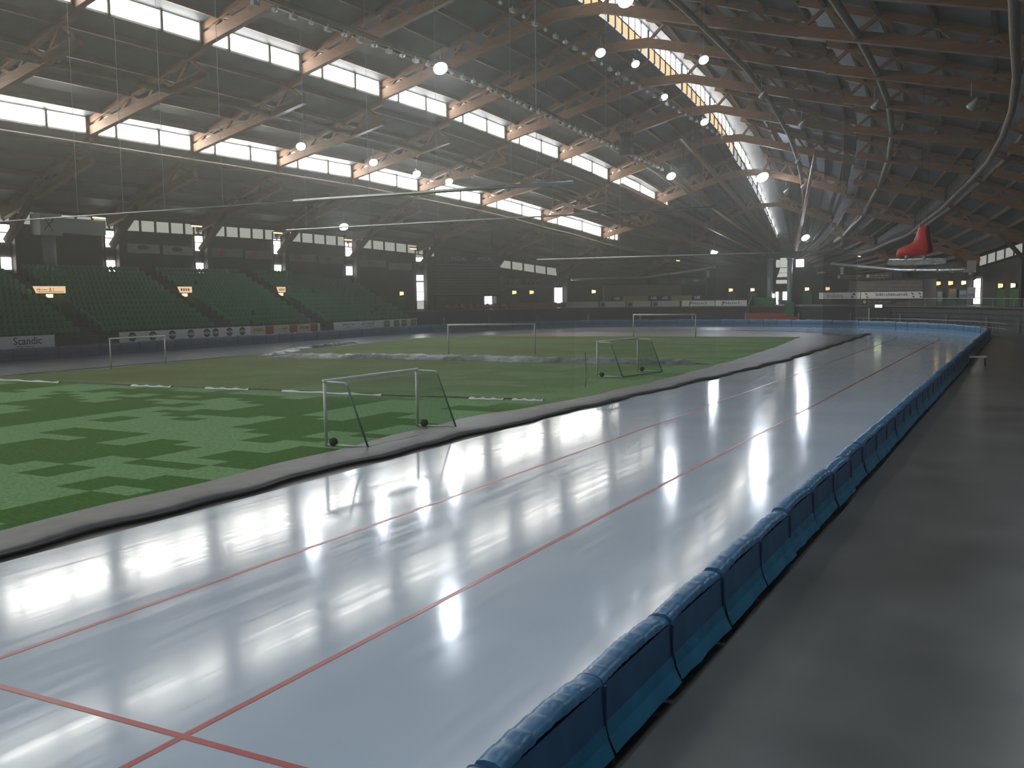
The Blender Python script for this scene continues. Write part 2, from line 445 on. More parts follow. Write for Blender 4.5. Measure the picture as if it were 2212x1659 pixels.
# ridge monitor: right side wall and lid
b = MB()
for i in range(len(YS)-1):
    a, c = YS[i], YS[i+1]
    def rm(side, y, up): p = deck_pt('A', 0, side, y); return (p.x, p.y, p.z+up*fade(y))
    b.quad(rm(1, a, -.1), rm(1, c, -.1), rm(1, c, 3.2), rm(1, a, 3.2))
    b.quad(rm(-1, a, 3.2), rm(1, a, 3.2), rm(1, c, 3.2), rm(-1, c, 3.2))
b.build('ridge_lid', 'deck', ceil)
# closing wall pieces of the steps (behind the panes)
def step(sn, y, side, lo):
    """points at the step: sn=2 between shells A and B, sn=1 between B and C"""
    hi = deck_pt('A' if sn == 2 else 'B', 1, side, y); l = deck_pt('B' if sn == 2 else 'C', 0, side, y)
    return l if lo else hi
b = MB()
for sn in (1, 2):
    for side in (-1, 1):
        for i in range(len(YS)-1):
            a, c = YS[i], YS[i+1]; o = Vector((side*0.12, 0, 0))
            la, lc, ha, hc = step(sn, a, side, 1), step(sn, c, side, 1), step(sn, a, side, 0), step(sn, c, side, 0)
            b.quad(la+o, lc+o, hc+o, ha+o)
            b.quad(la, lc, lc+o, la+o); b.quad(ha, hc, hc+o, ha+o)
b.build('step_wall', 'wall_trim', ceil)
# purlins
for side in (-1, 1):
    for sh, n in (('A', 6), ('B', 4), ('C', 5)):
        for k in range(n):
            t = (k+0.5)/n
            b = MB(); b.rail([deck_pt(sh, t, side, y)-Vector((0, 0, .25)) for y in YS[18:]], 0.24, 0.42)
            b.build('purlin', 'timber_dark', ceil)

# roof windows ---------------------------------------------------------
nwin = 0
def window(pane_list, frame_beams, label):
    """pane_list: list of 4-point quads with a material; frame as the window's own mesh"""
    global nwin
    nwin += 1
    b = MB()
    for p, q, w, h in frame_beams: b.beam(p, q, w, h)
    o = struct(b.build('window_%d' % nwin, 'wall_trim'), label)
    for q, m in pane_list:
        pb = MB(); pb.quad(*q); pb.build('pane', m, o)
    return o
for sn in (2, 1):
    for side in (-1, 1):
        for k in range(len(GRID)-1):
            a, c = GRID[k], min(GRID[k+1], 138.0)
            if a > 137 or a < -46 or side > 0: continue
            panes, fr = [], []
            cuts = [a+0.45, a+0.45+0.18*(c-a), a+0.10+0.62*(c-a), c-0.45]
            for u0, u1 in zip(cuts[:-1], cuts[1:]):
                u0 += 0.12; u1 -= 0.12
                def sp(y, t): return step(sn, y, side, 1).lerp(step(sn, y, side, 0), t)
                panes.append(([sp(u0, .12), sp(u1, .12), sp(u1, .92), sp(u0, .92)], ('daylight_roof' if sn == 1 else 'daylight_upper') if side < 0 else 'daylight_shade'))
            for u in cuts: fr.append((step(sn, u, side, 1), step(sn, u, side, 0), .22, .22))
            window(panes, fr, 'bright daylight strip in the %s roof step, %s' % ('upper' if sn == 2 else 'lower', 'grandstand side' if side < 0 else 'walkway side'))
for k in range(len(GRID)-1):
    a, c = GRID[k], GRID[k+1]
    if a < -46: continue
    panes, fr = [], []
    def rp(y, t): p = deck_pt('A', 0, -1, y); p.z += 3.1*t*fade(y); p.x += 0.05; return p
    n = 6
    for j in range(n):
        u0 = a+.3+(c-a-.6)*j/n+.12; u1 = a+.3+(c-a-.6)*(j+1)/n-.12
        if u1 > BOW-.2: u1 = BOW-.2
        panes.append(([rp(u0, .48), rp(u1, .48), rp(u1, .95), rp(u0, .95)], 'daylight_ridge'))
        panes.append(([rp(u0, .02), rp(u1, .02), rp(u1, .44), rp(u0, .44)], 'daylight_bow' if a > 134 else 'daylight_amber'))
        fr.append((rp(u0-.12, 0), rp(u0-.12, 1), .16, .16))
    fr.append((rp(a, .46), rp(min(c, BOW-.1), .46), .14, .14))
    window(panes, fr, 'ridge skylight bay with bright upper panes over warm lit panels')

# eave clerestory and tall wall slots ----------------------------------
def hull_in(side, y, off): return Vector((hx(side, 1, y)-side*off, y, 0))
for side in (-1, 1):
    for k in range(len(GRID)-1):
        a, c = GRID[k], GRID[k+1]
        if a < 10 or a > 124: continue
        if 112 < a < 113: a = 112.5; c = 115.2
        panes, fr = [], []; n = 6 if c-a > 5 else 2
        for j in range(n):
            u0 = a+(c-a)*j/n+.14; u1 = a+(c-a)*(j+1)/n-.14
            def ep(y, t): v = hull_in(side, y, .12); v.z = ze(y)-1.35+1.15*t; return v
            panes.append(([ep(u0, 0), ep(u1, 0), ep(u1, 1), ep(u0, 1)], 'daylight_dull'))
            fr.append((ep(u0-.14, 0), ep(u0-.14, 1), .2, .2))
        fr.append((ep(a, -.05), ep(c, -.05), .2, .14)); fr.append((ep(a, 1.05), ep(c, 1.05), .2, .14))
        window(panes, fr, 'row of milky panes under the eaves on the %s' % ('grandstand side' if side < 0 else 'walkway side'))
def slot(side, y, spans, label, w=1.05):
    panes, fr = [], []
    def wp(u, z): v = hull_in(side, y+u, .16); v.z = z; return v
    for z0, z1, m in spans: panes.append(([wp(-w/2, z0), wp(w/2, z0), wp(w/2, z1), wp(-w/2, z1)], m))
    za, zb = spans[0][0]-.1, max(s[1] for s in spans)+.1
    for u in (-w/2-.08, w/2+.08): fr.append((wp(u, za), wp(u, zb), .14, .14))
    for z0, z1, m in spans: fr.append((wp(-w/2, z0-.05), wp(w/2, z0-.05), .12, .1))
    return window(panes, fr, label)
for y in (33.4, 44.7, 56.0, 67.3, 78.6, 89.9, 101.2):
    slot(-1, y, [(7.45, 8.55, 'daylight_slot'), (9.9, 10.8, 'daylight_slot'), (10.85, 11.7, 'daylight_slot'), (11.75, 12.4, 'daylight_dull')], 'tall narrow bright window above the green seats beside a column')
slot(-1, 112.7, [(2.8, 3.9, 'daylight_bow'), (4.0, 5.2, 'daylight_slot'), (5.25, 6.5, 'daylight_slot'), (6.75, 7.5, 'daylight_slot'), (9.4, 10.0, 'daylight_slot'), (10.05, 11.2, 'daylight_dull')], 'tall narrow bright window where the grandstand ends', 1.2)
slot(-1, 123.8, [(3.3, 4.5, 'daylight_slot'), (4.55, 5.7, 'daylight_slot')], 'narrow bright window beside the dark scoreboard', 1.2)
slot(-1, 135.1, [(3.3, 4.6, 'daylight_slot'), (4.65, 6.0, 'daylight_slot')], 'narrow bright window at the end of the red banner', 1.2)
slot(1, 135.1, [(2.75, 3.5, 'daylight_slot'), (3.55, 4.7, 'daylight_slot'), (4.75, 5.9, 'daylight_slot')], 'narrow bright window in the wall beyond the hanging red skate', 1.3)
# bow window between the two round columns
def bq(x0, x1, z0, z1, dx=0): return [(x0, BOW-.12, z0), (x1, BOW-.12, z0), (x1, BOW-.12, z1), (x0+dx, BOW-.12, z1)]
window([(bq(-37.25, -36.9, 2.7, 4.3), 'daylight_slot'), (bq(-36.75, -36.35, 2.6, 4.6), 'daylight_slot'), (bq(-35.6, -34.75, 3.3, 4.6), 'daylight_slot'), (bq(-36.7, -34.7, 5.9, 6.5), 'daylight_bow'),
        (bq(-36.6, -34.7, 6.95, 7.6, .3), 'daylight_bow'), (bq(-36.3, -34.7, 7.65, 8.4, .2), 'daylight_bow'), (bq(-36.9, -36.15, 8.5, 9.7), 'daylight_bow'), (bq(-36.1, -34.75, 8.5, 10.0), 'daylight_bow')],
       [((-36.8, BOW-.2, 2.6), (-36.8, BOW-.2, 10), .12, .12), ((-34.7, BOW-.2, 2.6), (-34.7, BOW-.2, 10), .12, .12), ((-36.8, BOW-.2, 4.8), (-34.7, BOW-.2, 4.8), .12, .3), ((-36.8, BOW-.2, 6.75), (-34.7, BOW-.2, 6.75), .12, .25)],
       'tall pale window between the two round columns at the bow')
window([(bq(-33.6, -32.4, 8.5, 9.7), 'daylight_slot')], [((-33.7, BOW-.2, 8.4), (-32.3, BOW-.2, 8.4), .1, .1)], 'small bright pane beside the round bow columns')

# columns and trusses ----------------------------------------------------
ORD = ['first', 'second', 'third', 'fourth', 'fifth', 'sixth', 'seventh', 'eighth', 'ninth', 'tenth', 'eleventh', 'twelfth', 'thirteenth', 'fourteenth']
tr = [y for y in GRID if 5 < y < 150]
for q, Y in enumerate(tr):
    idx = len(tr)-1-q; f = fade(Y); w = 0.55
    root = empty('roof_truss', (XC, Y, 0))
    tag(root, 'brown glulam arch truss spanning the roof, %s from the bow wall' % ORD[idx], 'truss', 'timber trusses under the roof')
    off = Vector((XC, Y, 0))
    def L(p): return tuple(Vector(p)-off)
    up = (0, 0, 1)
    n = 8
    pts = [chord_pt('A', 1-k/n, -1, Y) for k in range(n+1)] + [chord_pt('A', k/n, 1, Y) for k in range(n+1)]
    b = MB(); b.rail([L(p) for p in pts], w, .78*f+.1); b.build('bottom_chord', 'timber', root)
    for side in (-1, 1):
        b = MB(); b.rail([L(deck_pt('A', k/n, side, Y)-Vector((0, 0, .35))) for k in range(n+1)], w*.8, .5); b.build('top_chord', 'timber', root)
        for sh in 'BC':
            b = MB(); b.rail([L(chord_pt(sh, k/n, side, Y)) for k in range(n+1)], w, .62*f+.1); b.build('bottom_chord', 'timber', root)
            b = MB(); b.rail([L(deck_pt(sh, k/n, side, Y)-Vector((0, 0, .35))) for k in range(n+1)], w*.8, .5); b.build('top_chord', 'timber', root)
        for sh, m in (('A', 5), ('B', 4), ('C', 3)):
            for k in range(m):
                t0, t1, tm = k/m, (k+1)/m, (k+.5)/m
                for ta in (t0, t1):
                    b = MB(); b.beam(L(chord_pt(sh, ta, side, Y)), L(deck_pt(sh, tm, side, Y)-Vector((0, 0, .4))), .24, .26, (0, 1, 0)); b.build('web_member', 'timber', root)
        wv = hull_in(side, Y, .5)
        b = MB(); b.beam(L((wv.x, Y, ze(Y)-3.0)), L(chord_pt('C', .62, side, Y)), .5, .6, (0, 1, 0)); b.build('knee_brace', 'timber_dark', root)
    # column under each end
    for side in (-1, 1):
        if side == 1 and Y < 100: continue
        wv = hull_in(side, Y+.95, .45); b = MB(); b.box(-.3, .3, -.35, .35, 0, ze(Y)-.4)
        o = b.build('wall_column', 'wall_trim', None, loc=(wv.x, Y+.95, 0))
        tag(o, 'dark square wall column carrying a roof truss, %s' % ('grandstand side' if side < 0 else 'walkway side'), 'column', 'dark wall columns')
for x in (-37.5, -34.35):
    b = MB(); b.tube([(0, 0, 0), (0, 0, 9.7)], .42, 14); b.tube([(0, 0, 9.7), (0, 0, 9.95)], .55, 14)
    o = b.build('bow_column', 'steel_grey', None, True, (x, BOW-1.0, 0)); tag(o, 'round grey steel column framing the bow window, %s' % ('left of the pale panes' if x < -36 else 'right of the pale panes'), 'column', 'round columns at the bow')
# long ribs running the length of the hull
for side in (-1, 1):
    for s, o, r, nm in ((.725, 1.9, .26, 'lowest'), (.53, 2.2, .26, 'middle'), (.26, 2.9, .24, 'upper')):
        pts = [Vector((hx(side, s, y), y, zroof(s, y)-o*fade(y))) for y in YS[22:] if y < 150]
        b = MB(); b.tube(pts, r, 8)
        ob = b.build('longitudinal_rib', 'rib_timber', None, True)
        tag(ob, '%s long rib running lengthwise below the trusses, %s' % (nm, 'grandstand side' if side < 0 else 'walkway side'), 'rib', 'long ribs under the roof')
# fan of ridge beams gathering at the bow
for k, (x0, y0, z0, x1, y1, z1) in enumerate([(-47.5, 118, 18.6, -38.2, 156.5, 10.6), (-43.6, 126, 20.2, -36.9, 156.5, 11.2), (-53.5, 116, 15.6, -39.5, 156.8, 9.6), (-39.5, 118, 24.0, -36.3, 156.5, 12.0), (-23.5, 120, 21.0, -33.4, 156.5, 11.0)]):
    b = MB(); b.beam((x0, y0, z0), (x1, y1, z1), .34, .5); o = b.build('raking_beam', 'timber')
    tag(o, 'slim lengthwise timber beam between trusses, running towards the bow', 'beam', 'raking beams near the ridge')

# ------------------------------------------------------------------ blue crash pads round the track
PL, ML = 1.95, 1.915
def pad_meshes(n):
    top, back, skirt, low = MB(), MB(), MB(), MB()
    prof = [(.0, .37), (-.015, .62), (.0, .86), (.035, .915), (.10, .935), (.20, .93), (.255, .90), (.275, .86)]
    rows = []
    for i in range(n+1):
        y = .01 + (ML-.02)*i/n; e = 1 if 0 < i < n else 0
        j = random.uniform(-1, 1)*e
        bulge = .03*math.sin(math.pi*i/n)
        rows.append([(x-bulge*.6+(.010*j if k > 2 else 0), y, z+(.020*j if 2 < k < 7 else 0)+bulge*(.5 if k > 2 else 0)) for k, (x, z) in enumerate(prof)])
    top.loft(rows, False)
    top.poly(rows[0]); top.poly(rows[-1][::-1])
    back.loft([[(.275, .01, .86), (.30, .01, .40)], [(.275, ML-.01, .86), (.30, ML-.01, .40)]], False)
    back.poly([(.0, .01, .37), (.275, .01, .86), (.30, .01, .37)]); back.poly([(.0, ML-.01, .37), (.30, ML-.01, .37), (.275, ML-.01, .86)])
    sr = []
    for i in range(7):
        y = .02+(ML-.04)*i/6; w = random.uniform(-.02, .02)
        sr.append([(.30, y, .50), (.335+w*.5, y, .36), (.41+w, y, .215)])
    skirt.loft(sr, False)
    low.box(.015, .22, .0, ML, 0.0, .35)
    return top, back, skirt, low
def pad(first=True):
    t, bk, sk, lo = pad_meshes(36)
    root = t.build('barrier_pad', 'pad_blue', None, True)
    bk.build('back_cover', 'pad_back', root); sk.build('floor_skirt', 'pad_skirt', root); lo.build('kick_board', 'pad_light', root)
    b = MB(); b.box(.285, .312, ML-.035, ML-.01, .50, .86); b.hexa([(.312, ML-.035, .48), (.318, ML-.035, .48), (.318, ML-.01, .48), (.312, ML-.01, .48), (.295, ML-.035, .62), (.305, ML-.035, .62), (.305, ML-.01, .62), (.295, ML-.01, .62)]); b.build('strap', 'pad_seam', root)
    b = MB(); b.box(.004, .02, .01, ML-.01, .345, .375); b.build('seam_strip', 'pad_seam', root)
    b = MB(); b.loft([[(x*1.0-.004, yv, z+.004) for x, z in [(.0, .60), (.0, .86), (.035, .915), (.10, .935), (.20, .93), (.262, .90), (.286, .84)]] for yv in (ML-.024, ML-.002)], False); b.build('seam_cover', 'pad_seam', root)
    return root
protos = [pad() for _ in range(3)]
spots = []
yy = 2.2
while yy < YCV-.5: spots.append((XC+R_OUT-.1, yy, 0.0)); yy += PL
a = (yy-YCV)/R_OUT
while a < math.pi-.005: spots.append((XC+(R_OUT-.1)*math.cos(a), YCV+(R_OUT-.1)*math.sin(a), a)); a += PL/R_OUT
yy = YCV
while yy > 38: spots.append((XC-R_OUT+.1, yy, math.pi)); yy -= PL
dulled = {}
for i, (x, y, a) in enumerate(spots):
    o = protos[i] if i < 3 else copy_tree(protos[i % 3])
    o.location = (x+random.uniform(-.025, .025), y, 0); o.rotation_euler = (0, 0, a+ (PL/2/R_OUT if 0 < a < math.pi else 0)+random.uniform(-.006, .006))
    if i % 5 == 2: o.scale = (1, 1, 1.03)
    if a == math.pi:                                   # greyer, duller covers on the grandstand side
        for q, mm in [(o, 'pad_dull')]+[(c, 'pad_dull_light') for c in o.children if c.name.startswith('kick')]:
            key = (q.data.name, mm)
            if key not in dulled: dulled[key] = q.data.copy(); dulled[key].materials[0] = M[mm]
            q.data = dulled[key]
    seg = 'along the straight beside the dark walkway' if a == 0 else ('round the far bend below the gallery' if a < math.pi else 'below the grandstand adverts')
    tag(o, 'blue padded crash barrier section '+seg, 'crash pad', 'blue pads '+seg)
# ------------------------------------------------------------------ rubber mat along the inner edge of the ice
ie = [(-8, -15.9), (10, -15.9), (20, -16.1), (28, -15.9), (41, -15.3), (52, -14.75), (64, -14.25), (80, -14.5), (96, -14.8), (107, -15.15)]
oe = [(-8, -17.75), (11, -17.75), (18, -17.85), (22, -18.0), (30, -18.35), (37, -17.3), (46, -17.0), (54, -17.2), (65, -17.6), (80, -18.6), (100, -20.6), (107, -15.6)]
rows = []; N = 170; mrows = []
for i in range(N+1):
    y = -8+115*i/N
    xi = interp([p[0] for p in ie], [p[1] for p in ie], y)+.10*math.sin(y*.9)+.06*math.sin(y*2.3+1); xo = interp([p[0] for p in oe], [p[1] for p in oe], y)+.08*math.sin(y*1.1+2)
    xo = min(xo, xi-.25); h = .10+.05*math.sin(y*.55)+.04*math.sin(y*1.7)
    h *= .55
    r = [(xi-.03, y, .0), (xi, y, .05+.2*h), (xi-.22, y, .075+h*.6)]
    for k in range(1, 6):
        t = k/5; r.append((xi-.28+(xo-xi+.28)*t, y, (.075+h*.6)*(1-t)+.035+.02*math.sin(y*2.1+5*t)*(1-t)))
    rows.append(r)
b = MB(); b.loft(rows, False); o = b.build('edge_mat', 'mat_rubber', None, True); tag(o, 'long dark grey rubber mat lying between the ice and the turf', 'mat')
b = MB(); rr = [[(p[0][0]+.02, p[0][1], .004), (p[0][0]+.05+.08*abs(math.sin(p[0][1]*.8)), p[0][1], .06), (p[1][0]-.02, p[1][1], p[1][2]+.01)] for p in rows]
b.loft(rr, False); b.build('folded_edge', 'tarp_dark', o, True)

# ------------------------------------------------------------------ tarpaulins on the turf
def tarp(name, pts, w, h, m, label, seed):
    rnd = random.Random(seed); rows = []; n = 90
    L_ = [Vector(p) for p in pts]
    for i in range(n+1):
        t = i/n*(len(L_)-1); k = min(int(t), len(L_)-2); p = L_[k].lerp(L_[k+1], t-k); e = min(1, min(i, n-i)/6)
        row = []
        for j in range(9):
            v = j/8-.5; ww = w*(.75+.35*math.sin(i*.33+seed)+.15*rnd.random())*e+.05
            row.append((p.x+rnd.uniform(-.05, .05), p.y+v*ww*2+rnd.uniform(-.04, .04), .025+(h*(1-(2*v)**2)*(.5+.5*rnd.random()))*e))
        rows.append(row)
    b = MB(); b.loft(rows, False); o = b.build(name, m, None, True); tag(o, label, 'tarpaulin'); return o
tarp('crumpled_tarp', [(-51.5, 55.5, 0), (-40, 58.0, 0), (-28, 58.0, 0), (-17.9, 59.4, 0)], .75, .42, 'tarp', 'crumpled grey tarpaulin lying across the turf below the second net', 3)
tarp('crumpled_tarp', [(-58.5, 76, 0), (-57, 66, 0), (-53, 57.5, 0)], 1.4, .25, 'tarp', 'flat grey tarpaulin spilling from the far turf edge', 5)
tarp('net_hem', [(-53.0, 34.9, 0), (-43, 35.0, 0), (-33.7, 35.8, 0), (-24.3, 36.0, 0), (-18.2, 36.8, 0)], .10, .06, 'tarp_dark', 'dark weighted hem of the first net lying on turf', 9)
for k, (x0, x1) in enumerate([(-52.9, -47.0), (-41.5, -38.8), (-36.6, -33.9), (-31.8, -26.0), (-21.6, -20.0), (-19.6, -18.2)]):
    def yl(x): return interp([-53, -43, -33.7, -24.3, -18.2], [34.50, 34.60, 35.40, 35.60, 36.40], x)
    b = MB(); n = 10
    b.loft([[(x0+(x1-x0)*i/n, yl(x0+(x1-x0)*i/n)-.10-.06*math.sin(i*1.3), .03), (x0+(x1-x0)*i/n, yl(x0+(x1-x0)*i/n)-.02, .10+.03*math.sin(i*2)), (x0+(x1-x0)*i/n, yl(x0+(x1-x0)*i/n)+.10, .05)] for i in range(n+1)], False)
    o = b.build('pale_tarp_strip', 'line_white', None, True); tag(o, 'short pale strip of tarpaulin along the hem of the first net', 'tarpaulin', 'pale strips along the first net')

# ------------------------------------------------------------------ hanging ball nets on pipes
def ballnet(Y, x0, x1, z, r, label, m, hooks, tilt=0.0, xn0=None, thick=None, low=.06):
    root = empty('ball_net', ((x0+x1)/2, Y, 0)); tag(root, label, 'net', 'ball stop nets over the turf')
    cx = (x0+x1)/2
    if thick:
        xm = thick[0]; tm = tilt*(xm-x0)/(x1-x0)
        b = MB(); b.tube([(x0-cx, 0, z), (xm-cx, tm, z)], r*.6, 8); b.build('support_wire', 'silver', root, True)
        b = MB(); b.tube([(xm-cx, tm, z), (x1-cx, tilt, z)], thick[1], 8); b.build('support_pipe', 'silver', root, True)
    else:
        b = MB(); b.tube([(x0-cx, 0, z), (x1-cx, tilt, z)], r, 8); b.build('support_pipe', 'silver', root, True)
    rows = []; n = 60; xa = x0 if xn0 is None else xn0
    for i in range(n+1):
        t = i/n; x = xa-cx+(x1-xa)*t
        rows.append([(x, tilt*t+.10*math.sin(i*.9)*(1-k/4)*k, z+(low-z)*k/4) for k in range(5)])
    b = MB(); b.loft(rows, False); b.build('net_curtain', m, root, True)
    for hxk in hooks:
        s_ = abs(hxk-XC)/dw(Y); b = MB(); b.tube([(hxk-cx, tilt*(hxk-x0)/(x1-x0), z), (hxk-cx, tilt*(hxk-x0)/(x1-x0), zroof(s_, Y)-2.2)], .012, 5); b.build('hanger_wire', 'steel_grey', root)
ballnet(35.6, -56.0, -16.9, 9.15, .055, 'first fine ball net hanging across the near turf from a long silver pipe', 'net_curtain', [-46.5, -43, -40, -36, -18.6], 1.2, thick=(-31.5, .085), low=.3)
ballnet(59.0, -52.0, -17.6, 9.85, .06, 'second fine ball net hanging over the crumpled tarpaulin', 'net_curtain', [-50, -44, -38, -32, -25, -18.5], .6, low=.5)
ballnet(98.6, -50.0, -15.8, 8.55, .07, 'third ball net hanging behind the far goals', 'net_curtain', [-48, -40, -32, -24, -17], 1.5, low=.3)
b = MB(); rows = []
for i in range(13):
    x = -3.2+3.2*i/12
    rows.append([(x, .22*math.sin(i*1.9), 8.2-8.1*k/6) for k in range(7)])
b.loft(rows, False); o = b.build('gathered_net', 'net_curtain_dense', None, True, (-15.6, 101.0, 0)); tag(o, 'dark gathered net hanging at the tip of the rubber mat', 'net')
b = MB(); b.tube([(0, 0, 8.3), (.05, .1, .1)], .02, 6); b.build('edge_cord', 'steel_grey', o)
b = MB(); b.tube([(0, 0, 0), (.06, .02, .35), (.05, .02, .9), (.02, 0, 1.7)], .014, 5); o = b.build('hanging_rope', 'black', None, False, (-19.0, 42.5, .05)); tag(o, 'thin dark rope hanging down beside the small goal', 'rope')

# ------------------------------------------------------------------ football goals
def goal(pl, pr, h, back, label, small=True, wheels=True, rear=True):
    """pl, pr: post feet; back: unit vector from the goal mouth to its rear"""
    pl, pr = Vector((*pl, 0)), Vector((*pr, 0)); bk = Vector((*back, 0)); c = (pl+pr)/2
    root = empty('football_goal', tuple(c)+() if False else (c.x, c.y, .02)); tag(root, label, 'goal', 'football goals on the turf')
    r = .05 if small else .06
    for p in (pl, pr):
        q = p-c; b = MB(); b.tube([q, q+Vector((0, 0, h))], r, 8); b.build('post', 'goal_alu', root, True)
    b = MB(); d = (pr-pl).normalized()*r; b.tube([pl-c-d+Vector((0, 0, h)), pr-c+d+Vector((0, 0, h))], r*1.05, 8); b.build('crossbar', 'white_paint', root, True)
    rd = 1.0 if small else 1.4
    if rear:
        for p in (pl, pr):
            q = p-c; top = q+bk*(.85 if small else 1.0)+Vector((0, 0, h-.03)); foot = q+bk*(rd+.55)+Vector((0, 0, .05))
            b = MB(); b.tube([q+Vector((0, 0, h-.02)), top-bk*.1, top-bk*.03-Vector((0, 0, .04)), top-Vector((0, 0, .12))], .028, 6); b.build('top_stay', 'goal_alu', root, True)
            b = MB(); b.tube([top-Vector((0, 0, .12)), foot], .03, 6); b.build('rear_stay', 'goal_dark', root, True)
            b = MB(); b.tube([q+Vector((0, 0, .05))+bk*.05, foot], .035, 6); b.build('ground_bar', 'goal_alu', root, True)
        b = MB(); b.tube([pl-c+bk*(rd+.55)+Vector((0, 0, .05)), pr-c+bk*(rd+.55)+Vector((0, 0, .05))], .03, 6); b.build('ground_bar', 'goal_dark', root, True)
        nb = MB()
        for p in (pl, pr):
            q = p-c; nb.poly([q+Vector((0, 0, .05)), q+Vector((0, 0, h)), q+bk*.85+Vector((0, 0, h-.03)), q+bk*(rd+.55)+Vector((0, 0, .05))])
        A, B_ = pl-c, pr-c
        nb.quad(A+bk*.85+Vector((0, 0, h-.05)), B_+bk*.85+Vector((0, 0, h-.05)), B_+bk*(rd+.55)+Vector((0, 0, .05)), A+bk*(rd+.55)+Vector((0, 0, .05)))
        nb.build('goal_netting', 'goal_net', root)
    if wheels:
        ax = (pr-pl).normalized()
        for p in (pl, pr):
            q = p-c+bk*.28+Vector((0, 0, .14)); b = MB(); b.tube([q-ax*.05, q+ax*.05], .13, 12); b.build('wheel', 'rubber', root, True)
    return root
goal((-18.8, 22.8), (-18.7, 27.6), 1.98, (1, .02), 'small goal with wheels standing closest to the rubber mat before the first net')
goal((-20.9, 48.4), (-20.2, 52.7), 1.92, (1, -.1), 'small goal with green netting between the first net and the crumpled tarpaulin')
goal((-39.6, 62.9), (-33.4, 65.4), 2.30, (-.37, .93), 'wide goal standing just behind the crumpled tarpaulin', False, False, False)
goal((-37.5, 96.6), (-30.8, 97.0), 2.30, (-.05, 1), 'wide white goal at the far edge of turf before the bend', False, False, False)
goal((-53.5, 43.2), (-53.1, 47.4), 1.98, (-1, .05), 'small goal at the turf edge below the round-logo advert', True, False, False)

# ------------------------------------------------------------------ grandstand
NROW, X0, DX, Z0, DZ = 13, -69.3, .84, 1.55, .455
AISLES = [40.0, 54.5, 69.6, 83.65]
def row_x(i): return X0-DX*i
def row_z(i): return Z0+DZ*i
def row_end(i):
    y = 101.5
    while y > 60 and abs(row_x(i)-1.3-XC) > dw(y): y -= .25
    return y
secs = []
edges = [24.0]+AISLES
for k in range(len(AISLES)+1):
    lo = 24.0 if k == 0 else AISLES[k-1]+.75
    hi = AISLES[k]-.75 if k < len(AISLES) else 102.0
    secs.append((lo, hi))
b = MB()
b.box(-69.3+.05, -68.55, 24, 101.5, 0, .95)          # low front wall
for i in range(NROW):
    x1, x0_, z = row_x(i)+.05, row_x(i)-DX+.05, row_z(i)
    for lo, hi in secs:
        hi = min(hi, row_end(i))
        if hi > lo: b.box(x0_, x1, lo, hi, 0, z)
xt = row_x(NROW)+.05
for i in range(len(YS)-1):
    a, c = max(24, YS[i]), min(98, YS[i+1])
    if c > a: b.quad((xt, a, row_z(NROW-1)), (xt, c, row_z(NROW-1)), (hx(-1, 1, c), c, row_z(NROW-1)), (hx(-1, 1, a), a, row_z(NROW-1)))
stand = struct(b.build('grandstand', 'concrete_dark'), 'stepped dark grandstand rising behind the far straight')
for q, A in enumerate(AISLES):
    b = MB()
    for i in range(NROW):
        if 4 <= i <= 8: continue
        x1, x0_ = row_x(i)+.05, row_x(i)-DX+.05
        b.box(x0_, x1, A-.75, A+.75, 0, row_z(i)-.2); b.box(x0_, (x0_+x1)/2, A-.75, A+.75, 0, row_z(i)+.02)
    b.build('aisle_stair', 'concrete_dark', stand)
    b = MB(); xa, xb = row_x(4)+.05, row_x(9)+.05                     # tunnel mouth through the seats
    b.box(xb, xa, A-.75, A+.75, 0, 2.55)
    b.quad((xb+.02, A-.75, 2.55), (xb+.02, A+.75, 2.55), (xb+.02, A+.75, 5.0), (xb+.02, A-.75, 5.0), 1)
    b.build('tunnel_mouth', ['concrete', 'black'], stand)
    for sgn in (-1, 1):
        b = MB(); b.hexa([(xb, A+sgn*.75-.06, 2.5), (xa, A+sgn*.75-.06, 2.5), (xa, A+sgn*.75+.06, 2.5), (xb, A+sgn*.75+.06, 2.5), (xb, A+sgn*.75-.06, 6.1), (xa, A+sgn*.75-.06, 4.1), (xa, A+sgn*.75+.06, 4.1), (xb, A+sgn*.75+.06, 6.1)])
        b.build('tunnel_side', 'green_dim', stand)
    b = MB(); b.tube([(row_x(0), A+.7, 2.5), (row_x(3), A+.7, row_z(3)+.95)], .03, 6); b.build('handrail', 'steel_grey', stand)
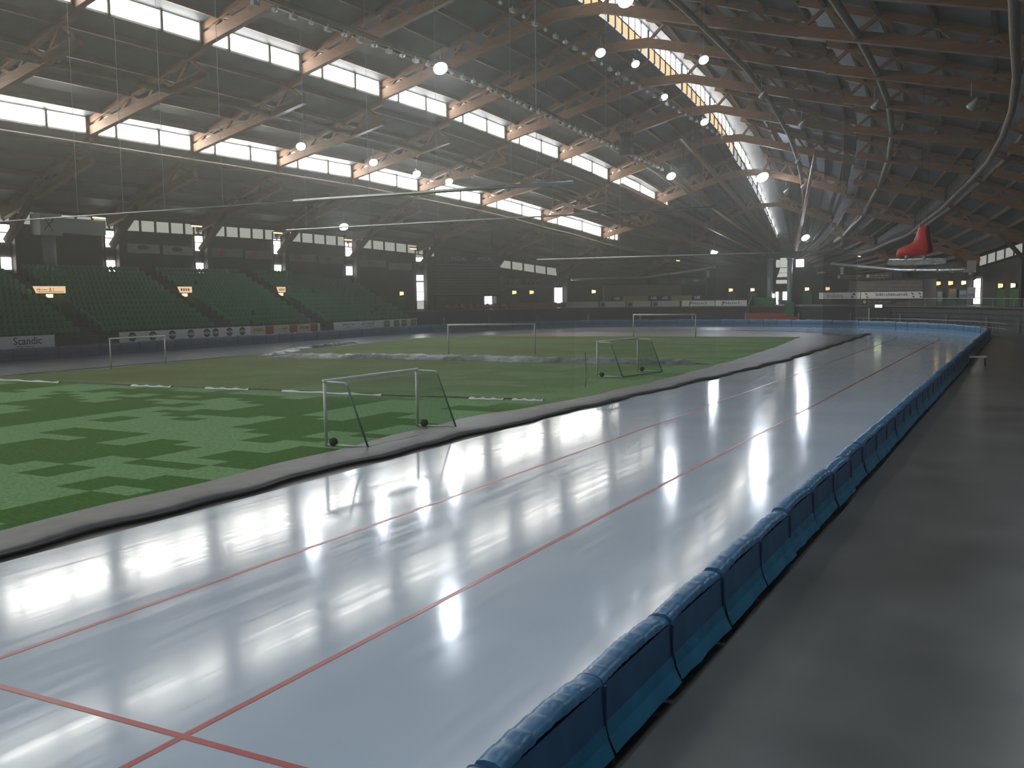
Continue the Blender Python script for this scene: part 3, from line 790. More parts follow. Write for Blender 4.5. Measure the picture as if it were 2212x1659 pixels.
# lit sign over each tunnel
for q, (A, w, m, lab) in enumerate([(55.5, 3.1, 'banner_cream', 'pale lit sign board with dark letters over the first stand tunnel'), (70.9, 1.8, 'sign_warm', 'orange lit sign board over the stand tunnel above the round-logo advert'), (85.2, 1.4, 'sign_warm', 'small orange lit sign board over the tunnel close to the stand end')]):
    root = empty('tunnel_sign', (-74.7, A*74.7/76.15, 5.5)); tag(root, lab, 'sign', 'lit signs over the tunnels')
    b = MB(); b.hexa([(-.1, -w/2+.3, -.3), (.0, -w/2+.3, -.3), (.0, w/2, -.3), (-.1, w/2, -.3), (-.1, -w/2, .3), (.0, -w/2, .3), (.0, w/2, .3), (-.1, w/2, .3)]); b.build('sign_board', 'sign_warm', root)
    if q == 0:
        for t, y in (('H', -w/2+.45), ('B', .05), ('I', .35)):
            me = text_mesh(t, .42, 'print_dark'); o = link('lettering', me, root); o.rotation_euler = (math.pi/2, 0, math.pi/2); o.location = (.012, y, 0)
        b = MB(); b.box(.005, .012, -w/2+.5, -.2, -.02, .02); b.box(.005, .012, -w/2+.4, w/2-.2, -.2, -.16); b.build('lettering', 'print_dark', root)
    else:
        b = MB()
        for k in range(4): b.box(.005, .012, -w/2+.35+k*w*.17, -w/2+.35+k*w*.17+w*.1, -.12, .12)
        b.build('lettering', 'print_pink', root)
    b = MB(); b.box(-.15, .02, -.28, .28, -.68, -.38); b.build('exit_lamp', 'lamp_pale', root)

# seats: one mesh, folded tip-up seat, single objects for the nearest, the rest as one mass
def seat_bm():
    b = MB()
    b.loft([[(-.30, -.21, .42), (-.34, -.21, .80), (-.32, -.18, .84), (-.28, -.21, .42)], [(-.32, 0, .42), (-.36, 0, .80), (-.34, 0, .85), (-.30, 0, .42)], [(-.30, .21, .42), (-.34, .21, .80), (-.32, .18, .84), (-.28, .21, .42)]], True, True)
    b.hexa([(-.27, -.20, .40), (-.20, -.20, .40), (-.20, .20, .40), (-.27, .20, .40), (-.20, -.19, .74), (-.15, -.19, .74), (-.15, .19, .74), (-.20, .19, .74)])
    b.box(-.30, -.22, -.03, .03, .0, .42)
    return b
sb = seat_bm(); sme = sb.mesh('stadium_seat', 'seat_green')
cands = []
for i in range(NROW):
    for lo, hi in secs:
        hi = min(hi, row_end(i)); n = int((hi-lo-.1)/.52)
        for k in range(n):
            if random.random() < .004: continue
            y = lo+.3+k*.52; cands.append((row_x(i), y, row_z(i)))
vis = [c for c in cands if c[1] > 46.6+(-69.3-c[0])*.78]
vis.sort(key=lambda c: c[0]**2+c[1]**2)
single = set(vis[:290])
rest = MB()
for c in cands:
    if c in single:
        o = link('stadium_seat', sme, None, c)
        rw = int(round((X0-c[0])/DX)); ORDR = ['front', 'second', 'third', 'fourth', 'fifth', 'sixth', 'seventh', 'eighth', 'ninth', 'tenth', 'eleventh', 'twelfth', 'top']
        tag(o, 'green folding stadium seat, %s row, %s' % (ORDR[rw], 'before the first tunnel' if c[1] < 54.5 else ('between the first and second tunnels' if c[1] < 69.6 else 'beyond the second tunnel')), 'seat', 'green stadium seats')
    else:
        n = len(rest.v); rest.v += [(v[0]+c[0], v[1]+c[1], v[2]+c[2]) for v in sb.v]; rest.f += [tuple(n+i for i in f) for f in sb.f]; rest.m += sb.m
o = rest.build('seat_rows', 'seat_green'); tag(o, 'rows of green stadium seats filling the grandstand', 'seats', None, 'stuff')

# ------------------------------------------------------------------ boards, banners and signs
def board(name, p0, p1, z0, z1, m, label, cat='banner', group=None, thick=.08):
    p0, p1 = Vector((*p0, 0)), Vector((*p1, 0)); d = p1-p0; w = d.length
    b = MB(); b.box(-w/2, w/2, 0, thick, -(z1-z0)/2, (z1-z0)/2)
    c = (p0+p1)/2
    o = b.build(name, m, None, loc=(c.x, c.y, (z0+z1)/2)); o.rotation_euler[2] = math.atan2(d.y, d.x)
    tag(o, label, cat, group); o['w'] = 0.0; del o['w']
    return o, w, (z1-z0)
def rect(root, x0, x1, z0, z1, m, name='print_panel', d=.012):
    b = MB(); b.box(x0, x1, -d, 0, z0, z1); return b.build(name, m, root)
def oval(root, x, z, rx, rz, m, name='print_emblem', d=.012):
    b = MB(); b.poly([(x+rx*math.cos(t), -d, z+rz*math.sin(t)) for t in [2*math.pi*k/20 for k in range(20)]]); return b.build(name, m, root)
def txt(root, body, x, z, size, m, bold=0.0, d=.02, sx=1.0):
    o = link('lettering', text_mesh(body, size, m, bold), root); o.rotation_euler = (math.pi/2, 0, 0); o.location = (x, -d, z); o.scale = (sx, 1, 1); return o
def scrawl(root, x0, x1, z, h, m, n=9, d=.02):
    """lettering too small to read in the photograph: a row of uneven strokes"""
    rnd = random.Random(int(x0*100)+n); b = MB(); s = (x1-x0)/n
    for k in range(n):
        hh = h*rnd.choice([.6, .6, .7, 1.0]); zz = z-h*.3
        b.box(x0+k*s, x0+k*s+s*.28, -d, -d+.006, zz, zz+hh); b.box(x0+k*s, x0+k*s+s*.72, -d, -d+.006, zz+h*rnd.choice([0, .25, .45]), zz+h*rnd.choice([.12, .37, .57])+h*.08)
    return b.build('lettering', m, root)

GX = -68.48
o, w, h = board('advert_board', (GX, 45.4), (GX, 50.1), .88, 1.86, 'banner_white', 'white advert board reading Scandic below the green seats', 'advert', 'adverts along the grandstand front')
txt(o, 'Scandic', 0, .08, .82, 'print_dark', .006); scrawl(o, -.9, .7, -.32, .14, 'print_pink', 9)
o, w, h = board('advert_board', (GX, 56.3), (GX, 72.0), .88, 1.80, 'banner_white', 'long white advert board with eight round blue logos below the seats', 'advert', 'adverts along the grandstand front')
for f in (.085, .225, .365, .505, .63, .70, .815, .925):
    x = -w/2+w*f; oval(o, x, .02, .42, .40, 'print_dark'); oval(o, x, .02, .33, .20, 'print_grey', d=.016); rect(o, x-.42, x+.42, -.05, .07, 'banner_white', 'print_band', d=.02)
    scrawl(o, x-.3, x+.3, .0, .12, 'print_blue', 4, .026)
o, w, h = board('advert_board', (GX, 72.02), (GX, 82.6), .88, 1.78, 'banner_cream', 'cream advert board with three red patches below the seats', 'advert', 'adverts along the grandstand front')
for f in (.0, .34, .655):
    x = -w/2+w*(f+.03); scrawl(o, x+.1, x+1.5, .05, .35, 'print_olive', 5); rect(o, x+1.75, x+2.95, -.44, .40, 'print_red')
o, w, h = board('advert_board', (GX, 85.0), (GX, 94.3), .88, 1.78, 'banner_white', 'plain white advert board with two faint red inscriptions', 'advert', 'adverts along the grandstand front')
scrawl(o, -w/2+1.5, -w/2+3.9, .12, .34, 'print_pink', 7); scrawl(o, .4, 3.0, .12, .34, 'print_pink', 7); scrawl(o, -w/2+1.9, -w/2+3.5, -.22, .14, 'print_grey', 8); scrawl(o, .9, 2.6, -.22, .14, 'print_grey', 8)
o, w, h = board('advert_board', (GX, 94.33), (GX, 101.4), .88, 1.80, 'banner_white', 'white advert board with four green panels at the stand end', 'advert', 'adverts along the grandstand front')
for f in (.0, .285, .51, .80):
    x = -w/2+w*f+.08; rect(o, x, x+1.15, -.40, .36, 'print_green'); rect(o, x+.15, x+1.0, -.16, .20, 'print_olive', d=.018)
# wall banners over the grandstand
def on_hull(y, off=.25): v = hull_in(-1, y, off); return (v.x, v.y)
for k, (ya, yb, zt, kind) in enumerate([(69.3, 73.3, 10.35, 0), (73.7, 77.7, 10.3, 0), (80.1, 84.6, 10.25, 1), (85.0, 89.1, 10.15, 1), (91.6, 95.8, 9.95, 1), (96.2, 100.3, 9.8, 1), (102.9, 106.9, 9.45, 2), (107.4, 111.3, 9.15, 2)]):
    m = ['banner_dim', 'banner_dimcream', 'banner_dim'][kind]
    lab = ['dim white wall banner with a dark oval emblem above the stand', 'dim cream wall banner with a round red emblem above the stand', 'dim white wall banner with a faint pink inscription above the stand'][kind]
    o, w, h = board('wall_banner', on_hull(ya), on_hull(yb), zt-.95, zt, m, lab, 'banner', 'banners along the wall above the stand: %d' % kind)
    if kind == 0: oval(o, -.1, .12, .75, .24, 'print_dark'); scrawl(o, -1.5, 1.4, -.33, .10, 'print_grey', 14)
    elif kind == 1: oval(o, -.6, 0, .48, .42, 'print_red'); scrawl(o, -1.8, -1.15, .05, .2, 'print_pink', 4)
    else: scrawl(o, -.9, .9, .05, .34, 'print_pink', 6); scrawl(o, -.7, .7, -.28, .1, 'print_pink', 8)

# scoreboard with its blue header
root = empty('scoreboard', (-68.9, 114.2, 0), math.atan2(119.6-108.8, -66.6+71.2)); tag(root, 'large dark scoreboard under a blue header reading IMSDAL', 'scoreboard')
SW = math.hypot(10.8, 4.6)
b = MB(); b.box(-SW/2, SW/2, 0, .6, 4.45, 9.05); b.build('cabinet', 'wall_trim', root)
for k in range(11):
    b = MB(); b.box(-SW/2+.9, SW/2-.15, -.06, 0, 4.75+k*.39, 4.75+k*.39+.26); b.build('display_row', 'kiosk_wood', root)
b = MB(); b.box(-SW/2+2.2, SW/2, -.10, .3, 9.08, 10.1); hd = b.build('header_board', 'board_blue', root)
for x in (-1.2, 3.3):
    t = link('lettering', text_mesh('IMSDAL', .78, 'print_lilac'), hd); t.rotation_euler = (math.pi/2, 0, 0); t.location = (x, -.12, 9.6)
for x in (-SW/2+1, SW/2-1):
    b = MB(); b.beam((x, .3, 9.05), (x, .3, 13.5), .12, .12); b.build('hanger', 'wall_trim', root)

# things on the gallery front -------------------------------------------------
def ring(a_deg, r): a = math.radians(a_deg); return (XC+r*math.cos(a), YCV+r*math.sin(a))
def ang(x, y): return math.degrees(math.atan2(y-YCV, x-XC))
# red banner
o, w, h = board('gallery_banner', (-64.4, 118.7), (-59.6, 123.7), 2.65, 3.5, 'red_paint', 'dull red banner on the gallery rail beside orange chairs', 'banner', 'banners on the gallery rail')
scrawl(o, -2.4, 2.2, .05, .2, 'print_pink', 12)
for k, (q0, q1) in enumerate([((-59.2, 124.1), (-54.8, 127.3)), ((-54.6, 127.4), (-51.4, 129.15)), ((-51.2, 129.25), (-48.1, 130.55)), ((-47.9, 130.65), (-44.2, 131.75))]):
    o, w, h = board('gallery_banner', q0, q1, 2.62, 3.5, 'banner_dim', 'pale gallery banner with a dark square emblem', 'banner', 'pale banners with square emblems')
    rect(o, -w/2+.08, -w/2+.85, -.38, .38, 'print_grey'); oval(o, -w/2+.46, 0, .28, .25, 'print_dark', d=.018)
    scrawl(o, -w/2+1.1, w/2-.3, .05, .12, 'print_grey', 14)
for k, (q0, q1) in enumerate([((-43.9, 131.85), (-39.4, 132.65)), ((-39.3, 132.66), (-34.9, 132.8))]):
    o, w, h = board('gallery_banner', q0, q1, 2.62, 3.5, 'banner_white', 'white gallery banner with blue slanted script lettering', 'banner', 'white banners with blue script')
    t = scrawl(o, -1.0, 1.3, .02, .34, 'print_blue', 8)
    b = MB(); b.poly([(-1.15, -.02, .32), (-1.0, -.02, .32), (-1.2, -.02, -.28), (-1.35, -.02, -.28)]); b.poly([(-1.1, -.02, .0), (-.75, -.02, .30), (-.65, -.02, .30), (-1.0, -.02, -.02)]); b.build('lettering', 'print_blue', o)
# orange chairs on the gallery
def chair_bm():
    b = MB(); rows = []
    for i in range(7):
        t = math.pi*(i/6); rows.append([(.36*math.cos(t)*-1, .25-.10*math.sin(t), .42), (.36*math.cos(t)*-1, .30-.10*math.sin(t), .62+.25*math.sin(t)), (.33*math.cos(t)*-1, .33-.10*math.sin(t), .62+.25*math.sin(t)), (.33*math.cos(t)*-1, .29-.10*math.sin(t), .42)])
    b.loft(rows, True, True); b.box(-.34, .34, -.22, .26, .40, .46)
    return b
cme = chair_bm().mesh('seat_shell', 'orange_seat'); lb = MB()
for sx in (-1, 1):
    for sy in (-.18, .2): lb.box(sx*.28-.02, sx*.28+.02, sy-.02, sy+.02, 0, .41)
lme = lb.mesh('leg_frame', 'steel_grey')
for k in range(11):
    a = 156.8-1.95*k; x, y = ring(a, 37.3)
    c = empty('orange_chair', (x, y, Z_G), math.radians(a+90)+math.pi); tag(c, 'orange round-backed chair lined up along the gallery rail', 'chair', 'orange chairs on the gallery')
    link('seat_shell', cme, c); link('leg_frame', lme, c)
# pale blue box with the upper row of orange chairs
b = MB(); b.box(-5.5, 5.5, 0, 1.2, 0, .5); b.box(-5.5, -4.1, -.2, 0, -.4, 1.9)
o = b.build('upper_ledge', 'ledge_blue', None, loc=(-66.0, 127.6, 5.6)); o.rotation_euler[2] = math.atan2(7.5, -4.6+9.2+.6); tag(o, 'pale blue ledge on the wall right of the scoreboard', 'ledge')
for k, t in enumerate((-3.6, -2.6, -1.7, .2, 1.1, 2.0, 2.9)):
    r = o.rotation_euler[2]; c = empty('orange_chair', (-66.0+t*math.cos(r)-.7*math.sin(r)*.9, 127.6+t*math.sin(r)+.7*math.cos(r)*.9, 6.1), r); tag(c, 'orange round-backed chair standing on the pale blue ledge', 'chair', 'orange chairs on the blue ledge')
    link('seat_shell', cme, c); link('leg_frame', lme, c)

# kiosks on the gallery
def kiosk(x0, y0, x1, y1, depth, z1, label):
    p0, p1 = Vector((x0, y0, 0)), Vector((x1, y1, 0)); d = p1-p0; w = d.length
    root = empty('kiosk', ((x0+x1)/2, (y0+y1)/2, Z_G), math.atan2(d.y, d.x)); tag(root, label, 'kiosk')
    b = MB(); b.box(-w/2, w/2, 0, depth, 0, z1-Z_G); b.build('body', 'kiosk_wood', root)
    n = 7
    for k in range(n):
        zz = .1+(z1-Z_G-.15)*k/n; b = MB(); b.box(-w/2-.03, w/2+.03, -.05, 0, zz, zz+(z1-Z_G-.15)/n*.86); b.build('plank', 'kiosk_wood', root)
    b = MB(); b.box(-w/2-.15, w/2+.15, -.2, depth+.1, z1-Z_G, z1-Z_G+.12); b.build('roof_panel', 'wall_trim', root)
    return root, w
kr, kw = kiosk(-21.6, 134.0, -12.2, 129.2, 3.0, 5.95, 'grey brown timber kiosk behind the long white sign on the gallery')
kl, kw2 = kiosk(-56.5, 133.6, -46.2, 138.6, 3.0, 5.9, 'grey brown timber kiosk below the green picture board')
o, w, h = board('long_sign', (-25.4, 133.6), (-19.9, 132.0), 3.55, 4.4, 'banner_white', 'white sign with large letters Eidsiva left of the kiosk', 'sign')
txt(o, 'Eidsiva', -.6, 0, .72, 'print_grey', 0, .02, 1.2); rect(o, w/2-1.2, w/2-.9, -.3, -.05, 'print_dark'); rect(o, w/2-1.0, w/2-.7, .05, .3, 'print_dark')
o, w, h = board('long_sign', (-19.8, 131.9), (-12.1, 128.5), 3.55, 4.4, 'banner_white', 'long white sign with grey lettering and dark chevrons on the kiosk', 'sign')
scrawl(o, -2.1, 2.3, .06, .42, 'print_grey', 15)
for x in (-3.6, 2.75, 3.7):
    b = MB(); b.poly([(x, -.02, .34), (x+.3, -.02, .20), (x+.3, -.02, .02), (x, -.02, .16)]); b.poly([(x+.15, -.02, -.06), (x+.45, -.02, -.2), (x+.45, -.02, -.36), (x+.15, -.02, -.22)]); b.build('chevron', 'print_dark', o)
for (p0, p1, z0, z1, lab) in [((-19.2, 128.7), (-15.0, 126.7), 2.85, 3.4, 'black sign with gold lettering over the dark doorway'), ((-23.4, 134.6), (-19.6, 133.3), 6.1, 6.75, 'black sign with gold lettering above the kiosk, left one'), ((-19.4, 132.6), (-15.9, 130.7), 6.12, 6.75, 'black sign with gold lettering above the kiosk beside the duct')]:
    o, w, h = board('gold_sign', p0, p1, z0, z1, 'wall_trim', lab, 'sign'); oval(o, -w/2+.4, .05, .22, .22, 'gold_print'); scrawl(o, -w/2+.9, w/2-.5, .08, .2, 'gold_print', 9); scrawl(o, -w/2+.9, w/2-1.0, -.2, .1, 'gold_print', 9)
for (p0, p1, z0, z1, lab) in [((-44.9, 155.6), (-41.8, 157.35), 7.35, 8.1, 'small pale sign high on the wall left of the bow columns'), ((-30.3, 157.4), (-27.2, 156.0), 7.4, 8.2, 'small pale sign high on the wall right of the bow columns')]:
    o, w, h = board('small_sign', p0, p1, z0, z1, 'banner_dim', lab, 'sign'); rect(o, -w/2+.12, -w/2+.55, -.22, .22, 'print_dark'); scrawl(o, -w/2+.8, w/2-.3, .05, .18, 'print_grey', 8)
o, w, h = board('picture_board', (-53.6, 148.4), (-47.0, 153.6), 5.95, 7.05, 'board_green', 'green picture board with pale shapes above the left kiosk', 'board')
b = MB(); b.poly([(-.4, -.02, -.5), (.3, -.02, -.5), (.7, -.02, .1), (.2, -.02, .45), (-.1, -.02, .2)]); b.build('print_emblem', 'print_olive', o); rect(o, -1.4, -.5, -.5, .3, 'print_red'); rect(o, 1.9, 3.0, -.1, .25, 'banner_white', 'print_panel')
o2 = rect(o, 4.1, 4.3, -2.2, .4, 'green_paint', 'green_post')
for k, (q0, q1, t) in enumerate([((-55.3, 134.1), (-53.9, 134.8), 'HR'), ((-50.4, 136.5), (-49.0, 137.2), 'HR'), ((-48.9, 137.2), (-47.5, 137.9), 'HR'), ((-44.4, 138.6), (-42.9, 138.9), 'HR')]):
    o, w, h = board('letter_sign', (q0[0], q0[1]-.5), (q1[0], q1[1]-.5), 3.5, 4.25, 'wall_trim', 'small black sign with grey letters HR above the pale banners', 'sign', 'HR signs above the banners')
    txt(o, t, 0, 0, .66, 'banner_white', .01)
for k, (q0, q1) in enumerate([((-53.8, 134.3), (-50.5, 135.9)), ((-47.4, 137.4), (-44.5, 138.1))]):
    o, w, h = board('olive_board', q0, q1, 3.45, 4.2, 'print_olive', 'olive green board between the black HR signs', 'board', 'olive boards between HR signs')
    scrawl(o, -1.2, 1.2, 0, .2, 'print_green', 8)

# stairs at the middle of the bend and the dark doorway
b = MB(); a0 = ang(-31.2, 132.4); 
root = empty('bend_stairs', (-31.1, 131.9, .2)); tag(root, 'green sided stairs with a red base below the bow columns', 'stairs')
b = MB(); b.box(-3.6, 2.0, -.5, .6, 0, 1.5); b.build('red_base', 'red_paint', root)
b = MB(); b.box(1.9, 3.7, -.8, -.4, .0, 1.05); b.build('red_base', 'red_paint', root)
for k in range(6):
    b = MB(); b.box(-3.4, 1.5, .6+k*.4, 1.0+k*.4, .6, 1.5+.16*(k+1)); b.build('step', 'concrete_dark', root)
b = MB(); b.box(1.6, 2.9, -.45, .5, .9, 2.9); b.tube([(2.25, .02, 2.9), (2.25, .02, 3.1)], .5, 10); b.build('green_bin', 'green_paint', root)
b = MB(); b.hexa([(-3.5, .3, 1.0), (-3.4, .3, 1.0), (-3.4, 2.8, 1.0), (-3.5, 2.8, 1.0), (-3.5, .3, 2.6), (-3.4, .3, 2.6), (-3.4, 2.8, 4.2), (-3.5, 2.8, 4.2)]); b.build('side_panel', 'green_paint', root)
b = MB(); b.box(-3.4, -.2, 2.6, 2.7, 1.2, 3.6); b.build('green_panel', 'green_paint', root)
b = MB(); b.tube([(-.6, .4, 1.3), (.2, 2.6, 3.4)], .05, 6); b.build('handrail', 'green_paint', root)
p = ring(ang(-16.8, 127.5), R_G-.12); r = math.radians(ang(-16.8, 127.5)+90)+math.pi
b = MB(); b.box(-1.55, 1.55, -.06, .1, .2, 2.35); o = b.build('doorway_shutter', 'black', None, loc=(p[0], p[1], 0)); o.rotation_euler[2] = r; tag(o, 'black doorway shutter in the gallery front below the exit sign', 'door')
b = MB(); b.box(-1.75, -1.55, -.12, .1, .2, 2.4); b.build('door_post', 'steel_grey', o)
b = MB(); b.box(-.55, .55, -.14, .0, 0, .42); p2 = ring(ang(-16.9, 127.5), R_G-.25); o = b.build('exit_sign', 'wall_trim', None, loc=(p2[0], p2[1], 2.45)); o.rotation_euler[2] = r; tag(o, 'glowing green white exit sign above the black doorway', 'sign')
b = MB(); b.box(-.52, -.02, -.17, -.14, .04, .38); b.box(.02, .52, -.17, -.14, .04, .38); b.build('lit_face', 'sign_exit', o)

# rail and fence of the right part of the bend
root = empty('gallery_railing', (XC, YCV, Z_G)); tag(root, 'glazed railing along the gallery right of the kiosk', 'railing')
pts = [(R_G*math.cos(math.radians(a)), R_G*math.sin(math.radians(a))) for a in [52-1.9*k for k in range(26)]]
b = MB(); b.tube([(*q, 1.0) for q in pts], .03, 6); b.build('top_rail', 'steel_grey', root)
for k in range(len(pts)-1):
    if k % 2 == 0: b = MB(); b.tube([(*pts[k], 0), (*pts[k], 1.0)], .03, 6); b.build('post', 'steel_grey', root)
    b = MB(); b.quad((*pts[k], .1), (*pts[k+1], .1), (*pts[k+1], .9), (*pts[k], .9)); b.build('glass_panel', 'rail_glass', root)
root = empty('walkway_fence', (XC, YCV, .2)); tag(root, 'thin steel fence behind the pads at the far end of the walkway', 'fence')
pts = [(34.2*math.cos(math.radians(a)), 34.2*math.sin(math.radians(a))) for a in [62-.9*k for k in range(56)]]
for zz in (.5, 1.0): b = MB(); b.tube([(*q, zz) for q in pts], .022, 5); b.build('rail', 'steel_grey', root)
for q in pts[::2]: b = MB(); b.tube([(*q, 0), (*q, 1.0)], .018, 5); b.build('bar', 'steel_grey', root)

# doors, posters and warm wall lamps
LAMPS = [(-76.6, 109.4), (-74.3, 115.9), (-72.5, 120.4), (-68.9, 128.0), (-67.4, 130.8), (-61.2, 140.3), (-59.1, 143.1), (-43.7, 156.4), (-40.4, 157.5), (-31.7, 157.5), (-28.4, 156.9), (-11.2, 141.9), (-9.5, 139.6), (-7.8, 137.4), (-3.3, 129.9), (-1.9, 127.1)]
ndoor = 0
for k, (x, y) in enumerate(LAMPS):
    c = Vector((XC-x, YCV-y, 0)).normalized(); px, py = x+c.x*.5, y+c.y*.5; rz = math.atan2(-c.x, c.y)+math.pi
    z = 5.45 if 11 <= k <= 13 else 4.98
    root = empty('wall_lamp', (px, py, z), rz)
    seg = 'grandstand end' if k < 1 else ('scoreboard' if k < 3 else ('red banner' if k < 5 else ('left kiosk' if k < 7 else ('bow columns' if k < 11 else 'bright slot window beyond the skate'))))
    tag(root, 'small warm glowing wall lamp near the '+seg, 'lamp', 'warm wall lamps near the '+seg)
    b = MB(); b.box(-.2, .2, .12, .5, -.3, .3); b.build('housing', 'wall_trim', root)
    b = MB(); b.hexa([(-.30, 0, -.26), (.30, 0, -.18), (.30, .12, -.18), (-.30, .12, -.26), (-.30, 0, .26), (.30, 0, .22), (.30, .12, .22), (-.30, .12, .26)]); b.build('lens', 'lamp_pale' if k in (5, 8, 9, 13, 15) else 'lamp_warm', root, True)
    ndoor += 1
    dx, dy = x+c.x*.22, y+c.y*.22
    b = MB(); b.box(-.75, .75, 0, .14, Z_G, Z_G+2.0); b.box(-.85, .85, .04, .14, Z_G, Z_G+2.1, 1); o = b.build('door_%d' % ndoor, ['green_dim', 'wall_trim'], None, loc=(dx, dy, 0)); o.rotation_euler[2] = rz; struct(o, 'dull green door in the outer wall under a warm lamp')
    b = MB(); b.box(.5, .62, -.06, 0, Z_G+.95, Z_G+1.05); b.build('door_handle', 'steel_grey', o)
for k, (x, y, z, m, lab) in enumerate([(-10.9, 141.4, 3.7, 'banner_dim', 'narrow grey poster'), (-9.2, 139.2, 4.1, 'print_olive', 'olive poster with a yellow square'), (-7.8, 137.3, 3.9, 'ledge_blue', 'blue grey poster with two panels'), (-6.7, 134.6, 4.2, 'print_lilac', 'small blue poster beside the slot window')]):
    c = Vector((XC-x, YCV-y, 0)).normalized(); rz = math.atan2(-c.x, c.y)+math.pi
    b = MB(); w_ = .35 if k == 0 else .6; b.box(-w_, w_, -.03, 0, -.65, .65); o = b.build('poster', m, None, loc=(x+c.x*.45, y+c.y*.45, z)); o.rotation_euler[2] = rz; tag(o, lab+' on the gallery wall beyond the skate', 'poster')
    rect(o, -w_+.1, w_-.1, -.5, -.1, 'print_grey', d=.05); rect(o, -w_+.1, w_-.1, .05, .5, 'gold_print' if k == 1 else 'banner_dim', d=.05)

# ducts
def duct(pts, r, label, collars):
    root = empty('ventilation_duct', pts[0]); tag(root, label, 'duct'); o = Vector(pts[0])
    P = [Vector(p)-o for p in pts]; b = MB(); b.tube(P, r, 10); b.build('pipe', 'silver', root, True)
    for t in collars:
        k = min(int(t), len(P)-2); c = P[k].lerp(P[k+1], t-k); d = (P[k+1]-P[k]).normalized()*.12
        b = MB(); b.tube([c-d, c+d], r*1.35, 10); b.build('collar', 'steel_grey', root, True)
    return root
duct([(-62.5, 134.8, 6.95), (-55.0, 144.0, 7.05), (-50.4, 148.4, 7.75), (-45.4, 153.0, 8.75)], .24, 'silver ventilation duct rising towards the wall left of the bow', [1.0, 1.8, 2.95])
duct([(-27.4, 153.6, 8.75), (-16.6, 144.8, 7.4), (-10.5, 137.0, 7.1), (-7.6, 133.0, 7.05)], .24, 'silver ventilation duct sloping along the wall below the red skate', [0.05, 1.4, 1.9, 2.4, 2.9])
for (x, y, z, lab) in [(-46.3, 152.2, 8.05, 'grey bracket under the left duct'), (-25.6, 152.2, 8.05, 'grey bracket under the right duct')]:
    b = MB(); b.box(-.25, .25, -.2, .2, -1.0, .1); b.box(-.4, .4, -.25, .25, .0, .12); o = b.build('duct_bracket', 'steel_grey', None, loc=(x, y, z)); tag(o, lab, 'bracket')
b = MB(); b.box(-.5, .5, -.5, .5, -.7, .7); b.tube([(0, 0, -.7), (0, 0, -1.0)], .3, 8); o = b.build('duct_box', 'grey_paint', None, loc=(-6.9, 131.6, 7.4)); tag(o, 'grey box at the end of the right hand duct', 'box')
root = empty('air_handling_duct', (-81.0, 60.2, 0)); tag(root, 'grey air handling duct with a round upright above the seats', 'duct')
b = MB(); b.box(-.6, .5, .0, 5.0, 10.9, 12.3); b.build('crosspiece', 'grey_paint', root); b = MB(); b.box(-.7, .7, -2.3, .0, 10.6, 12.6); b.build('fan_box', 'grey_paint', root)
b = MB(); b.tube([(0, -1.0, 7.1), (0, -1.0, 10.7)], .62, 14); b.build('upright', 'steel_grey', root, True)
b = MB(); b.beam((.72, -1.9, 11.0), (.72, -.9, 12.1), .08, .08); b.beam((.72, -1.0, 11.0), (.72, -1.8, 12.1), .08, .08); b.build('cross_mark', 'black', root)

# ------------------------------------------------------------------ giant red skate hanging over the track
root = empty('giant_skate', (-6.0, 60.0, 6.0)); tag(root, 'giant red speed skate sculpture with silver blade hanging over the ice', 'sculpture')
root.rotation_euler[2] = math.radians(2)
# boot: stack of horizontal sections (x along the foot, toe towards -x)
secs_ = [(.52, -1.06, .66, .20), (.58, -1.10, .72, .27), (.70, -1.10, .78, .33), (.82, -1.02, .79, .34), (.94, -.78, .78, .33), (1.08, -.46, .75, .32), (1.24, -.20, .72, .30), (1.42, -.06, .68, .28), (1.66, -.03, .64, .27), (1.90, .0, .62, .27), (2.04, .04, .61, .27), (2.08, .08, .57, .23)]
rows = []
for z, xa, xb, hw in secs_:
    cx, rx = (xa+xb)/2, (xb-xa)/2; row = []
    for j in range(20):
        t = 2*math.pi*j/20; ct, st = math.cos(t), math.sin(t)
        row.append((cx+rx*math.copysign(abs(ct)**.75, ct), hw*math.copysign(abs(st)**.8, st)*(.75+.25*(ct+1)/2 if z < 1.1 else 1), z+(.06*(1-ct)*-1 if z < .8 else 0)+.06))
    rows.append(row)
b = MB(); b.loft(rows, True, True); b.build('boot', 'skate_red', root, True)
b = MB(); hr = []
for z, xa, xb, hw in secs_[1:]:
    hr.append([(xb-.20, -hw*.98, z+.06), (xb-.05, -hw*.72-.02, z+.06), (xb+.035, 0, z+.06), (xb-.05, hw*.72+.02, z+.06), (xb-.20, hw*.98, z+.06)])
b.loft(hr, False); b.build('heel_panel', 'skate_dark', root, True)
b = MB(); b.tube([(-.13, -.08, 1.36), (-.05, -.06, 1.55), (-.03, 0, 1.75)], .045, 6); b.build('tongue_edge', 'grey_paint', root, True)
for x, r0, r1 in ((-.55, .20, .07), (.40, .12, .10)):
    b = MB(); b.tube([(x, 0, .52), (x, 0, .36), (x, 0, .25)], [r0, r1*1.1, r1], 10); b.build('blade_post', 'steel_grey', root, True)
b = MB(); rows = []
for i in range(25):
    x = -1.58+3.12*i/24; t = min(1, (i+.5)/2.5)**.5; t2 = min(1, (24-i+.5)/1.2)**.5; h = .155*t*t2; zc = .135+(.02 if i > 20 else 0)
    rows.append([(x, -.075, zc-h), (x, .075, zc-h), (x, .085, zc+h), (x, -.085, zc+h)])
b.loft(rows, True, True); b.build('blade', 'skate_steel', root)
b = MB(); b.tube([(-1.5, 0, .30), (1.3, 0, .31), (1.5, 0, .24)], .06, 8); b.build('blade_tube', 'skate_steel', root, True)
